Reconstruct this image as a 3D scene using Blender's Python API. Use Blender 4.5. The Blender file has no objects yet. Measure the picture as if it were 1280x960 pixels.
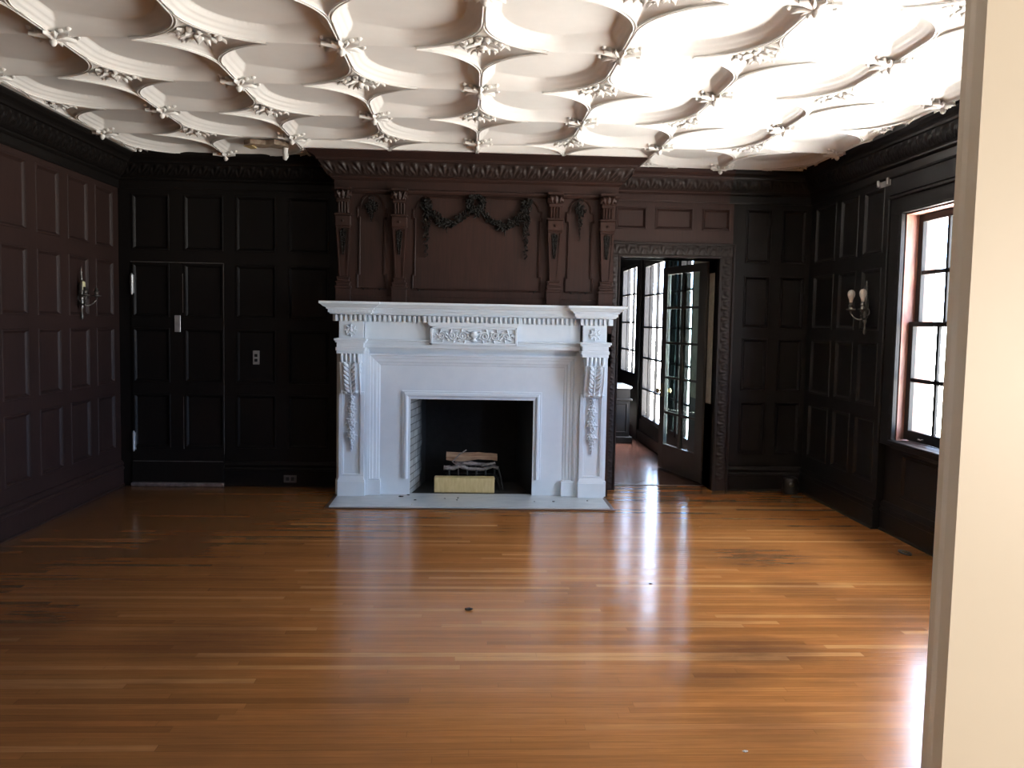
import bpy, math, random
import numpy as np
from mathutils import Vector, Matrix
random.seed(7)
RS = np.random.RandomState(5)
C = bpy.context.scene.collection
PI = math.pi

# ------------------------------------------------------------------ materials
def new_mat(name):
    m = bpy.data.materials.new(name); m.use_nodes = True
    nt = m.node_tree
    return m, nt, nt.nodes['Principled BSDF']

def lk(nt, a, b): nt.links.new(a, b)

def nd(nt, t, **kw):
    n = nt.nodes.new(t)
    for k, v in kw.items():
        if k.startswith('i_'):
            n.inputs[k[2:].replace('_', ' ')].default_value = v
        else: setattr(n, k, v)
    return n

def mth(nt, op, a, b=None, c=None):
    n = nt.nodes.new('ShaderNodeMath'); n.operation = op
    for i, x in enumerate((a, b, c)):
        if x is None: continue
        if isinstance(x, (int, float)): n.inputs[i].default_value = x
        else: lk(nt, x, n.inputs[i])
    return n.outputs[0]

def mixc(nt, fac, a, b, mode='MIX'):
    n = nt.nodes.new('ShaderNodeMix'); n.data_type = 'RGBA'; n.blend_type = mode
    for s, x in ((n.inputs[0], fac), (n.inputs[6], a), (n.inputs[7], b)):
        if isinstance(x, (int, float)): s.default_value = x
        elif isinstance(x, tuple): s.default_value = (*x, 1)
        else: lk(nt, x, s)
    return n.outputs[2]

def pos(nt, sx=1, sy=1, sz=1):
    g = nt.nodes.new('ShaderNodeNewGeometry')
    m = nd(nt, 'ShaderNodeMapping'); m.inputs['Scale'].default_value = (sx, sy, sz)
    lk(nt, g.outputs['Position'], m.inputs['Vector'])
    return m.outputs[0]

def noise(nt, vec, scale, detail=4, rough=.55):
    n = nd(nt, 'ShaderNodeTexNoise'); n.inputs['Scale'].default_value = scale
    n.inputs['Detail'].default_value = detail; n.inputs['Roughness'].default_value = rough
    lk(nt, vec, n.inputs['Vector']); return n.outputs['Fac']

def ramp(nt, fac, lo, hi):
    n = nd(nt, 'ShaderNodeMapRange'); n.inputs[1].default_value = lo; n.inputs[2].default_value = hi
    lk(nt, fac, n.inputs[0]); return n.outputs[0]

def simple(name, c1, c2=None, rough=.5, scale=6, stretch=(1, 1, 1), metal=0, bump=0, bscale=60, spec=.5):
    m, nt, b = new_mat(name)
    c2 = c2 or tuple(x*.8 for x in c1)
    f = ramp(nt, noise(nt, pos(nt, *stretch), scale), .32, .68)
    lk(nt, mixc(nt, f, c1, c2), b.inputs['Base Color'])
    b.inputs['Roughness'].default_value = rough; b.inputs['Metallic'].default_value = metal
    b.inputs['Specular IOR Level'].default_value = spec
    if bump:
        bn = nd(nt, 'ShaderNodeBump'); bn.inputs['Strength'].default_value = bump
        bn.inputs['Distance'].default_value = .004
        lk(nt, noise(nt, pos(nt, *stretch), bscale), bn.inputs['Height']); lk(nt, bn.outputs[0], b.inputs['Normal'])
    return m

def wood(name, c1, c2, rough=.45, spec=.3):
    m, nt, b = new_mat(name)
    g = noise(nt, pos(nt, 26, 26, 1.6), 2.2, 6, .6)
    big = noise(nt, pos(nt, 1, 1, .6), 1.7, 2)
    f = mth(nt, 'ADD', mth(nt, 'MULTIPLY', ramp(nt, g, .3, .7), .6), mth(nt, 'MULTIPLY', ramp(nt, big, .35, .65), .4))
    lk(nt, mixc(nt, f, c1, c2), b.inputs['Base Color'])
    b.inputs['Roughness'].default_value = rough; b.inputs['Specular IOR Level'].default_value = spec
    bn = nd(nt, 'ShaderNodeBump'); bn.inputs['Strength'].default_value = .15; bn.inputs['Distance'].default_value = .002
    lk(nt, g, bn.inputs['Height']); lk(nt, bn.outputs[0], b.inputs['Normal'])
    return m

M = {}
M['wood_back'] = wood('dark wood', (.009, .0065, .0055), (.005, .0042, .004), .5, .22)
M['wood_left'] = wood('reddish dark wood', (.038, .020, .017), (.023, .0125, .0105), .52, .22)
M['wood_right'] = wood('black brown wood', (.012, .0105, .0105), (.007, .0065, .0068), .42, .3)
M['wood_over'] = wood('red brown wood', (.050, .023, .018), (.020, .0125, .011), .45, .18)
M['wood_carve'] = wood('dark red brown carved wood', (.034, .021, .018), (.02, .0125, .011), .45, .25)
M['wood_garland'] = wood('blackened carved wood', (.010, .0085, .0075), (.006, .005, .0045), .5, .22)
M['wood_upper_lit'] = wood('lit red brown wood', (.054, .026, .022), (.032, .018, .016), .48, .2)  # grazing light on the wall above the doorway, put into the wood colour
M['wood_worn'] = simple('worn wood edge', (.16, .15, .14), (.07, .06, .055), .6)
M['wood_door'] = wood('french door dark wood', (.085, .078, .070), (.06, .055, .05), .4, .4)
M['wood_casing'] = wood('carved casing wood', (.03, .02, .018), (.016, .012, .011), .45, .25)
M['jamb_red'] = simple('red brown flaking paint', (.17, .06, .045), (.28, .14, .105), .5, 14, (1, 1, .35), bump=.4)
M['plaster'] = simple('white plaster', (.85, .83, .80), (.81, .79, .76), .65, 5)
M['plaster_panel'] = M['plaster']
M['plaster_dirty'] = simple('stained broken plaster', (.45, .36, .27), (.25, .17, .12), .8, 22, bump=.6)
M['paint_white'] = simple('white gloss paint', (.72, .80, .86), (.68, .765, .83), .33, 9, bump=.05, bscale=18)
M['marble'] = simple('grey white marble', (.56, .60, .62), (.44, .49, .52), .35, 7, (1, 2, 1))
M['cream'] = simple('cream paint', (.82, .76, .65), (.79, .73, .62), .45, 4)
M['hall_wall'] = simple('hall paint', (.75, .70, .62), rough=.7)
M['cream_strip'] = simple('cream strip paint', (.55, .49, .36), (.4, .35, .26), .5, 20)
M['silver'] = simple('brushed steel', (.62, .62, .6), (.5, .5, .5), .38, 20, metal=.7)
M['brass'] = simple('old brass', (.60, .47, .25), (.42, .32, .17), .32, 20, metal=1)
M['pewter'] = simple('tarnished metal', (.22, .21, .19), (.12, .115, .105), .38, 30, metal=.85)
M['bulb'] = simple('frosted white glass', (.85, .84, .80), rough=.25)
M['candle'] = simple('yellowed candle sleeve', (.72, .68, .38), (.6, .55, .3), .45, 30)
M['candle_w'] = simple('white candle sleeve', (.6, .6, .54), (.5, .5, .45), .45, 30)
M['black'] = simple('black rubber', (.012, .012, .013), (.008, .008, .009), .35, 20)
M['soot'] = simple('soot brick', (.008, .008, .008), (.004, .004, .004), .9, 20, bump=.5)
M['iron'] = simple('black iron', (.02, .02, .02), (.012, .012, .012), .5, 40, bump=.4)
M['bark'] = simple('grey bark', (.30, .27, .25), (.10, .085, .08), .75, 30, (1, 4, 4), bump=.6)
M['logwood'] = simple('split firewood', (.40, .27, .17), (.22, .13, .08), .75, 12, (.6, 8, 10), bump=.5)
M['yellow'] = simple('pale yellow wood block', (.62, .50, .25), (.50, .38, .17), .7, 9, (5, 2, 1), bump=.2)
M['border_wood'] = simple('brown border wood', (.10, .05, .03), (.06, .03, .02), .4)
M['dust'] = simple('dusty worn sill', (.20, .155, .14), (.09, .07, .06), .8, 30)
M['frame_black'] = simple('black window frame', (.012, .012, .012), (.009, .009, .009), .5, spec=.2)
M['frame_room'] = wood('porch window wood', (.016, .014, .013), (.010, .009, .009), .35, .4)
M['debris'] = simple('dark chip', (.02, .014, .01), rough=.8)
M['debris_w'] = simple('pale plaster crumb', (.7, .66, .6), rough=.8)

def brick_mat():
    m, nt, b = new_mat('pale firebrick with soot')
    g = nt.nodes.new('ShaderNodeNewGeometry'); s = nt.nodes.new('ShaderNodeSeparateXYZ'); lk(nt, g.outputs['Position'], s.inputs[0])
    cb = nt.nodes.new('ShaderNodeCombineXYZ'); lk(nt, mth(nt, 'ADD', s.outputs[1], s.outputs[0]), cb.inputs[0]); lk(nt, s.outputs[2], cb.inputs[1])
    br = nd(nt, 'ShaderNodeTexBrick'); lk(nt, cb.outputs[0], br.inputs['Vector'])
    br.inputs['Scale'].default_value = 1; br.inputs['Brick Width'].default_value = .22; br.inputs['Row Height'].default_value = .065
    br.inputs['Mortar Size'].default_value = .005
    br.inputs['Color1'].default_value = (.42, .43, .40, 1); br.inputs['Color2'].default_value = (.3, .31, .29, 1); br.inputs['Mortar'].default_value = (.12, .12, .11, 1)
    # soot that has settled on the brick towards the back of the hearth
    so = mth(nt, 'ADD', ramp(nt, s.outputs[1], -.16, .12), mth(nt, 'MULTIPLY', mth(nt, 'SUBTRACT', noise(nt, pos(nt), 9), .5), 1.0))
    so = ramp(nt, so, 0, .8)
    lk(nt, mixc(nt, so, br.outputs[0], (.006, .006, .006)), b.inputs['Base Color'])
    b.inputs['Roughness'].default_value = .85
    return m
M['brick'] = brick_mat()

def floor_mat(name, tints, gap, along='x', w=.050, L=1.6, rough=.13, parquet=False, stains=()):
    m, nt, b = new_mat(name)
    g = nt.nodes.new('ShaderNodeNewGeometry'); s = nt.nodes.new('ShaderNodeSeparateXYZ'); lk(nt, g.outputs['Position'], s.inputs[0])
    X, Y = s.outputs[0], s.outputs[1]
    if along == 'd':
        d = mth(nt, 'ADD', X, Y); e = mth(nt, 'SUBTRACT', X, Y); X, Y = mth(nt, 'MULTIPLY', d, .707), mth(nt, 'MULTIPLY', e, .707)
    yr = mth(nt, 'DIVIDE', Y, w); row = mth(nt, 'FLOOR', yr); fy = mth(nt, 'FRACT', yr)
    wn = nd(nt, 'ShaderNodeTexWhiteNoise'); wn.noise_dimensions = '1D'; lk(nt, row, wn.inputs['W'])
    xr = mth(nt, 'ADD', mth(nt, 'DIVIDE', X, L), mth(nt, 'MULTIPLY', wn.outputs['Value'], 9.7))
    col = mth(nt, 'FLOOR', xr); fx = mth(nt, 'FRACT', xr)
    cb = nt.nodes.new('ShaderNodeCombineXYZ'); lk(nt, row, cb.inputs[0]); lk(nt, col, cb.inputs[1])
    w2 = nd(nt, 'ShaderNodeTexWhiteNoise'); w2.noise_dimensions = '2D'; lk(nt, cb.outputs[0], w2.inputs['Vector'])
    cr = nd(nt, 'ShaderNodeValToRGB'); lk(nt, w2.outputs['Value'], cr.inputs[0])
    e = cr.color_ramp.elements; e[0].position = 0; e[0].color = (*tints[0], 1); e[1].position = 1; e[1].color = (*tints[-1], 1)
    for i, t in enumerate(tints[1:-1]):
        q = e.new((i+1)/(len(tints)-1)); q.color = (*t, 1)
    cb2 = nt.nodes.new('ShaderNodeCombineXYZ'); lk(nt, X, cb2.inputs[0]); lk(nt, mth(nt, 'MULTIPLY', Y, 22), cb2.inputs[1]); lk(nt, w2.outputs['Value'], cb2.inputs[2])
    gr = noise(nt, cb2.outputs[0], 3.5, 5, .65)
    base = mixc(nt, mth(nt, 'MULTIPLY', ramp(nt, gr, .35, .72), .45), cr.outputs[0], tuple(c*.45 for c in tints[0]))
    # old dark wear blotches
    bl = noise(nt, pos(nt, .55, .9, 1), 1.3, 5, .6)
    blm = mth(nt, 'MULTIPLY', ramp(nt, bl, .52, .80), .5)
    acc = blm
    for (sx, sy, rx, ry, st) in stains:
        dx = mth(nt, 'DIVIDE', mth(nt, 'SUBTRACT', X, sx), rx); dy = mth(nt, 'DIVIDE', mth(nt, 'SUBTRACT', Y, sy), ry)
        d2 = mth(nt, 'ADD', mth(nt, 'MULTIPLY', dx, dx), mth(nt, 'MULTIPLY', dy, dy))
        d2 = mth(nt, 'ADD', d2, mth(nt, 'MULTIPLY', mth(nt, 'SUBTRACT', noise(nt, pos(nt, 1, 3, 1), 5), .5), 1.6))
        q = mth(nt, 'MULTIPLY', mth(nt, 'SUBTRACT', 1.0, ramp(nt, d2, -.3, 1.7)), st)
        acc = mth(nt, 'MAXIMUM', acc, q)
    base = mixc(nt, acc, base, (.095, .042, .022))
    if stains:  # dust that has gathered along the left wall
        du = mth(nt, 'SUBTRACT', 1.0, ramp(nt, mth(nt, 'ADD', s.outputs[0], mth(nt, 'MULTIPLY', noise(nt, pos(nt), 4), .3)), -3.0, -2.85))
        base = mixc(nt, mth(nt, 'MULTIPLY', du, .5), base, (.16, .15, .145))
        # colour turns darker brown towards the left side of the room
        wl = mth(nt, 'SUBTRACT', 1.0, ramp(nt, mth(nt, 'ADD', s.outputs[0], noise(nt, pos(nt, .6, 1, 1), 1.4)), -2.2, 1.2))
        base = mixc(nt, mth(nt, 'MULTIPLY', wl, .62), base, (.10, .045, .02))
    gy = mth(nt, 'LESS_THAN', fy, .03); gx = mth(nt, 'MULTIPLY', mth(nt, 'LESS_THAN', fx, .0016), .5)
    gp = mth(nt, 'MAXIMUM', gy, gx)
    base = mixc(nt, mth(nt, 'MULTIPLY', gp, gap), base, (.02, .01, .006))
    lk(nt, base, b.inputs['Base Color'])
    rg = mth(nt, 'ADD', rough, mth(nt, 'MULTIPLY', ramp(nt, noise(nt, pos(nt, 1, 2.5, 1), 2.2, 5), .3, .7), .07))
    rg = mth(nt, 'ADD', rg, mth(nt, 'MULTIPLY', w2.outputs['Value'], .03))
    lk(nt, rg, b.inputs['Roughness'])
    b.inputs['Specular IOR Level'].default_value = .42
    h = mth(nt, 'ADD', mth(nt, 'MULTIPLY', mth(nt, 'ADD', mth(nt, 'MULTIPLY', mth(nt, 'SUBTRACT', fy, .5), mth(nt, 'SUBTRACT', w2.outputs['Value'], .5)), mth(nt, 'MULTIPLY', gr, .12)), .6), mth(nt, 'MULTIPLY', gp, -.3))
    bn = nd(nt, 'ShaderNodeBump'); bn.inputs['Strength'].default_value = .22; bn.inputs['Distance'].default_value = .0010
    lk(nt, h, bn.inputs['Height']); lk(nt, bn.outputs[0], b.inputs['Normal'])
    return m
M['floor'] = floor_mat('oak strip floor', [(.27, .105, .030), (.39, .155, .044), (.45, .19, .055), (.33, .13, .036), (.38, .155, .043), (.41, .16, .045), (.58, .29, .105)], .5,
    stains=[(2.0, -2.42, .42, .28, .75), (2.05, -3.11, .25, .22, .5), (1.41, -4.14, .34, .2, .85), (1.15, -4.43, .25, .16, .6), (2.3, -3.5, .3, .3, .45), (1.2, -4.95, .28, .2, .5), (-1.98, -2.14, .25, .3, .7), (-1.27, -3.98, .4, .3, .6), (-2.2, -3.7, .25, .3, .6), (.8, -1.0, .6, .12, .4), (.15, -1.0, .4, .1, .4)])
M['floor2'] = floor_mat('reddish parquet', [(.12, .05, .035), (.17, .075, .05), (.14, .055, .04)], .5, along='d', w=.075, L=.45, rough=.16)

def glass_mat(name, tint, refl=.08, edge=.6):
    m = bpy.data.materials.new(name); m.use_nodes = True; nt = m.node_tree
    nt.nodes.remove(nt.nodes['Principled BSDF']); out = nt.nodes['Material Output']
    t = nd(nt, 'ShaderNodeBsdfTransparent'); t.inputs[0].default_value = (*tint, 1)
    g = nd(nt, 'ShaderNodeBsdfGlossy'); g.inputs['Roughness'].default_value = .02
    fr = nd(nt, 'ShaderNodeLayerWeight'); fr.inputs[0].default_value = .5
    mx = nd(nt, 'ShaderNodeMixShader'); lk(nt, mth(nt, 'ADD', mth(nt, 'MULTIPLY', mth(nt, 'POWER', fr.outputs[1], 5), edge), refl), mx.inputs[0])
    lk(nt, t.outputs[0], mx.inputs[1]); lk(nt, g.outputs[0], mx.inputs[2]); lk(nt, mx.outputs[0], out.inputs[0])
    return m
M['glass'] = glass_mat('window glass', (.98, .99, .99), .015, .2)
M['glass_door'] = glass_mat('door glass', (.84, .94, .93), .05)
M['glass_teal'] = glass_mat('grey green obscured glass', (.13, .165, .165), .02)

# ------------------------------------------------------------------ mesh tools
class MB:
    def __init__(s): s.v = []; s.f = []; s.m = []; s.cur = 0
    def add(s, vs, fs):
        o = len(s.v); s.v += [tuple(map(float, p)) for p in vs]
        s.f += [tuple(i+o for i in f) for f in fs]; s.m += [s.cur]*len(fs); return s
    def box(s, x0, x1, y0, y1, z0, z1, bev=0):
        if x0 > x1: x0, x1 = x1, x0
        if y0 > y1: y0, y1 = y1, y0
        if z0 > z1: z0, z1 = z1, z0
        if bev <= 0:
            return s.add([(x, y, z) for z in (z0, z1) for y in (y0, y1) for x in (x0, x1)],
                         [(0, 2, 3, 1), (4, 5, 7, 6), (0, 1, 5, 4), (2, 6, 7, 3), (0, 4, 6, 2), (1, 3, 7, 5)])
        b = min(bev, (x1-x0)/2.01, (y1-y0)/2.01, (z1-z0)/2.01)
        vs = []; idx = {}
        for cz, z in ((0, z0), (1, z1)):
            for cy, y in ((0, y0), (1, y1)):
                for cx, x in ((0, x0), (1, x1)):
                    sx, sy, sz = (1 if cx == 0 else -1), (1 if cy == 0 else -1), (1 if cz == 0 else -1)
                    for k, p in enumerate(((x, y+sy*b, z+sz*b), (x+sx*b, y, z+sz*b), (x+sx*b, y+sy*b, z))):
                        idx[(cx, cy, cz, k)] = len(vs); vs.append(p)
        I = lambda a, c, d, k: idx[(a, c, d, k)]
        fs = [(I(0,0,0,0), I(0,0,1,0), I(0,1,1,0), I(0,1,0,0)), (I(1,0,0,0), I(1,1,0,0), I(1,1,1,0), I(1,0,1,0)),
              (I(0,0,0,1), I(1,0,0,1), I(1,0,1,1), I(0,0,1,1)), (I(0,1,0,1), I(0,1,1,1), I(1,1,1,1), I(1,1,0,1)),
              (I(0,0,0,2), I(0,1,0,2), I(1,1,0,2), I(1,0,0,2)), (I(0,0,1,2), I(1,0,1,2), I(1,1,1,2), I(0,1,1,2))]
        for a in (0, 1):
            for c in (0, 1):
                fs.append((I(a,c,0,0), I(a,c,0,1), I(a,c,1,1), I(a,c,1,0)))
                fs.append((I(a,0,c,0), I(a,1,c,0), I(a,1,c,2), I(a,0,c,2)))
                fs.append((I(0,a,c,1), I(1,a,c,1), I(1,a,c,2), I(0,a,c,2)))
        for cz in (0, 1):
            for cy in (0, 1):
                for cx in (0, 1): fs.append((I(cx,cy,cz,0), I(cx,cy,cz,1), I(cx,cy,cz,2)))
        return s.add(vs, fs)
    def hexa(s, b, t):
        """b, t: four bottom and four top corner points in the same order"""
        return s.add(list(b)+list(t), [(0, 3, 2, 1), (4, 5, 6, 7), (0, 1, 5, 4), (1, 2, 6, 5), (2, 3, 7, 6), (3, 0, 4, 7)])
    def prism(s, pts, y0, y1, axis='y'):
        n = len(pts)
        if axis == 'y': f = lambda p, h: (p[0], h, p[1])
        elif axis == 'x': f = lambda p, h: (h, p[0], p[1])
        else: f = lambda p, h: (p[0], p[1], h)
        vs = [f(p, y0) for p in pts]+[f(p, y1) for p in pts]
        fs = [tuple(range(n)), tuple(range(2*n-1, n-1, -1))]+[(i, (i+1) % n, n+(i+1) % n, n+i) for i in range(n)]
        return s.add(vs, fs)
    def tube(s, pts, r, n=8, cap=True):
        P = [Vector(p) for p in pts]; m = len(P)
        R = r if isinstance(r, (list, tuple)) else [r]*m
        vs = []; up = None
        for i, p in enumerate(P):
            t = (P[min(i+1, m-1)]-P[max(i-1, 0)])
            t = t.normalized() if t.length > 1e-9 else Vector((0, 0, 1))
            if up is None: up = t.orthogonal().normalized()
            up = (up-t*up.dot(t)); up = up.normalized() if up.length > 1e-6 else t.orthogonal().normalized()
            w = t.cross(up)
            for k in range(n):
                a = 2*PI*k/n; vs.append(p+(up*math.cos(a)+w*math.sin(a))*R[i])
        fs = [(i*n+k, i*n+(k+1) % n, (i+1)*n+(k+1) % n, (i+1)*n+k) for i in range(m-1) for k in range(n)]
        if cap: fs += [tuple(range(n-1, -1, -1)), tuple(range((m-1)*n, m*n))]
        return s.add(vs, fs)
    def lathe(s, prof, c, axis='z', n=16):
        vs = []
        for (r, h) in prof:
            for k in range(n):
                a = 2*PI*k/n; x, y = r*math.cos(a), r*math.sin(a)
                if axis == 'z': vs.append((c[0]+x, c[1]+y, c[2]+h))
                elif axis == 'y': vs.append((c[0]+x, c[1]-h, c[2]+y))
                else: vs.append((c[0]+h, c[1]+x, c[2]+y))
        m = len(prof)
        fs = [(i*n+k, i*n+(k+1) % n, (i+1)*n+(k+1) % n, (i+1)*n+k) for i in range(m-1) for k in range(n)]
        fs += [tuple(range(n-1, -1, -1)), tuple(range((m-1)*n, m*n))]
        return s.add(vs, fs)
    def ball(s, c, rx, ry=None, rz=None, nu=8, nv=5, jit=0, rot=None):
        ry = ry or rx; rz = rz or rx; vs = []; 
        R = rot or Matrix.Identity(3)
        for j in range(nv+1):
            th = PI*j/nv
            for k in range(nu):
                a = 2*PI*k/nu; q = 1+(random.random()-.5)*jit
                v = R @ Vector((rx*math.sin(th)*math.cos(a)*q, ry*math.sin(th)*math.sin(a)*q, rz*math.cos(th)*q))
                vs.append((c[0]+v[0], c[1]+v[1], c[2]+v[2]))
        fs = [(j*nu+k, (j+1)*nu+k, (j+1)*nu+(k+1) % nu, j*nu+(k+1) % nu) for j in range(nv) for k in range(nu)]
        return s.add(vs, fs)
    def leaf(s, base, d, n, L, W, curl=.3, lobes=3, th=.006):
        """ridged lobed leaf: base point, direction d, outward normal n"""
        base, d, n = Vector(base), Vector(d).normalized(), Vector(n).normalized()
        sd = d.cross(n).normalized(); K = 7; top = []; 
        vs = []; fs = []
        for i in range(K+1):
            t = i/K
            w = W*.5*(math.sin(PI*min(1, t*.92+.08))**.8)*(1+.28*math.cos(2*PI*lobes*t))
            if i == K: w = W*.03
            c = base+d*(L*t)+n*(curl*L*t*t*.5+th)
            vs += [c-sd*w-n*th*.9, c-sd*w*.45+n*th*.2, c+n*th, c+sd*w*.45+n*th*.2, c+sd*w-n*th*.9]
        for i in range(K):
            for k in range(4): fs.append((i*5+k, i*5+k+1, i*5+6+k, i*5+5+k))
        # back
        o = len(vs)
        for i in range(K+1):
            t = i/K; c = base+d*(L*t)+n*(curl*L*t*t*.5-th); vs.append(c)
        for i in range(K):
            fs.append((i*5, i*5+5, o+i+1, o+i)); fs.append((i*5+4, o+i, o+i+1, i*5+9))
        return s.add(vs, fs)
    def build(s, name, mats, parent=None, smooth=False, auto=None):
        me = bpy.data.meshes.new(name)
        me.from_pydata(s.v, [], s.f)
        if not isinstance(mats, (list, tuple)): mats = [mats]
        for m in mats: me.materials.append(M[m] if isinstance(m, str) else m)
        if len(mats) > 1: me.polygons.foreach_set('material_index', s.m)
        if smooth: me.polygons.foreach_set('use_smooth', [True]*len(me.polygons))
        me.update()
        if auto is not None:
            me.set_sharp_from_angle(angle=math.radians(auto)) if smooth else None
        o = bpy.data.objects.new(name, me); C.objects.link(o)
        if parent is not None:
            o.parent = parent; o.matrix_parent_inverse = parent.matrix_world.inverted()
        return o

def sweep(mb, path, prof, closed=False):
    """path: xy points; profile (offset to the right-hand side, z). Mitred."""
    P = [Vector(p) for p in path]; n = len(P); rows = []
    for i in range(n):
        ts = []
        if i > 0: ts.append((P[i]-P[i-1]).normalized())
        if i < n-1: ts.append((P[i+1]-P[i]).normalized())
        ns = [Vector((t[1], -t[0])) for t in ts]
        m = ns[0] if len(ns) == 1 else (ns[0]+ns[1])/(1+ns[0].dot(ns[1]))
        rows.append([(P[i][0]+m[0]*d, P[i][1]+m[1]*d, z) for d, z in prof])
    k = len(prof); vs = [v for r in rows for v in r]
    fs = [(i*k+j, i*k+j+1, (i+1)*k+j+1, (i+1)*k+j) for i in range(n-1) for j in range(k-1)]
    fs += [tuple(range(k)), tuple(range((n-1)*k+k-1, (n-1)*k-1, -1))]
    mb.add(vs, fs)

def patch(mb, bl, br, tl, tr, fn, nu, nv, amp):
    """bilinear patch displaced along its normal by amp*fn(u metres, v 0..1)"""
    bl, br, tl, tr = (np.array(p, float) for p in (bl, br, tl, tr))
    L = np.linalg.norm(br-bl)
    nrm = np.cross(br-bl, tl-bl); nrm /= np.linalg.norm(nrm)
    u = np.linspace(0, 1, nu); v = np.linspace(0, 1, nv); U, V = np.meshgrid(u, v)
    Pt = ((1-U)*(1-V))[..., None]*bl+(U*(1-V))[..., None]*br+((1-U)*V)[..., None]*tl+(U*V)[..., None]*tr
    H = fn(U*L, V)*amp
    H[0, :] = 0; H[-1, :] = 0
    Pt = Pt+H[..., None]*nrm
    vs = [tuple(p) for p in Pt.reshape(-1, 3)]
    fs = [(j*nu+i, j*nu+i+1, (j+1)*nu+i+1, (j+1)*nu+i) for j in range(nv-1) for i in range(nu-1)]
    mb.add(vs, fs)

def acanthus(P):
    def fn(u, v):
        def motif(x, y, s, k):
            th = np.arctan2(x, y+.12); r = np.hypot(x, y+.12)/s
            lob = .5+.5*np.cos(th*k)
            edge = np.clip((.98+.14*lob-r)*5, 0, 1)*np.clip((1.35-np.abs(th))*4, 0, 1)
            return edge*(.35+.65*lob)*(.4+.6*np.clip(r*1.4, 0, 1))
        a = ((u/P) % 1-.5)*P; b = ((u/P+.5) % 1-.5)*P
        h = P*1.05
        x1, y1 = a/h*1.5, v*.95
        x2, y2 = b/h*1.9, v*.95
        m1 = motif(x1, y1, .95, 9); m2 = motif(x2, y2*1.25, .9, 7)*.8
        curl = np.exp(-(((v-.82)/.12)**2+(a/(P*.16))**2))*1.1
        return np.maximum(np.maximum(m1, m2), curl)
    return fn

def scrollwork(P):
    def fn(u, v):
        a = (u/P) % 1; q = (v-.5)*1.1
        s1 = np.sin(2*PI*a)*.28
        vine = np.exp(-((q-s1)/.1)**2)
        r1 = np.hypot((a-.25)*1.5, q+.12); r2 = np.hypot((a-.75)*1.5, q-.12)
        sp = .5+.5*np.cos(r1*42+np.arctan2(q+.12, (a-.25)*1.5)*2); sp2 = .5+.5*np.cos(r2*42-np.arctan2(q-.12, (a-.75)*1.5)*2)
        m = sp*np.clip((.36-r1)*8, 0, 1); m2 = sp2*np.clip((.36-r2)*8, 0, 1)
        lv = (.5+.5*np.cos(u/P*2*PI*6+q*16))*.45
        return np.maximum(np.maximum(vine, np.maximum(m, m2)), lv)
    return fn

# ------------------------------------------------------------------ thing helpers
def tag(o, label=None, cat=None, group=None, kind=None):
    if label: o['label'] = label
    if cat: o['category'] = cat
    if group: o['group'] = group
    if kind: o['kind'] = kind
    return o
def empty(name, loc=(0, 0, 0)):
    o = bpy.data.objects.new(name, None); C.objects.link(o); o.location = loc
    o.empty_display_size = .1
    bpy.context.view_layer.update()
    return o
def struct(o): o['kind'] = 'structure'; return o

# ------------------------------------------------------------------ camera
CAM = Vector((.0027, -8.2306, 1.5851)); yaw, pitch, roll = .0509, .0705, .0185
fw = Vector((math.sin(yaw)*math.cos(pitch), math.cos(yaw)*math.cos(pitch), -math.sin(pitch)))
rt = Vector((math.cos(yaw), -math.sin(yaw), 0)); up = rt.cross(fw)
r2 = rt*math.cos(roll)+up*math.sin(roll); u2 = up*math.cos(roll)-rt*math.sin(roll)
cd = bpy.data.cameras.new('camera'); cam = bpy.data.objects.new('camera', cd); C.objects.link(cam)
cam.matrix_world = Matrix(((r2[0], u2[0], -fw[0], CAM[0]), (r2[1], u2[1], -fw[1], CAM[1]), (r2[2], u2[2], -fw[2], CAM[2]), (0, 0, 0, 1)))
cd.sensor_width = 36; cd.sensor_fit = 'HORIZONTAL'; cd.lens = 1087.75/1280*36; cd.clip_start = .05; cd.clip_end = 300
bpy.context.scene.camera = cam

# ------------------------------------------------------------------ room constants
XL, XR = -3.22, 3.25            # panelled wall faces
YF = -7.40                      # room side of the entrance wall
BX0, BX1, BY = -1.17, 1.30, -.36  # chimney breast
ROWS = [(.36, .865), (.97, 1.475), (1.575, 2.07), (2.19, 2.70)]

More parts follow.
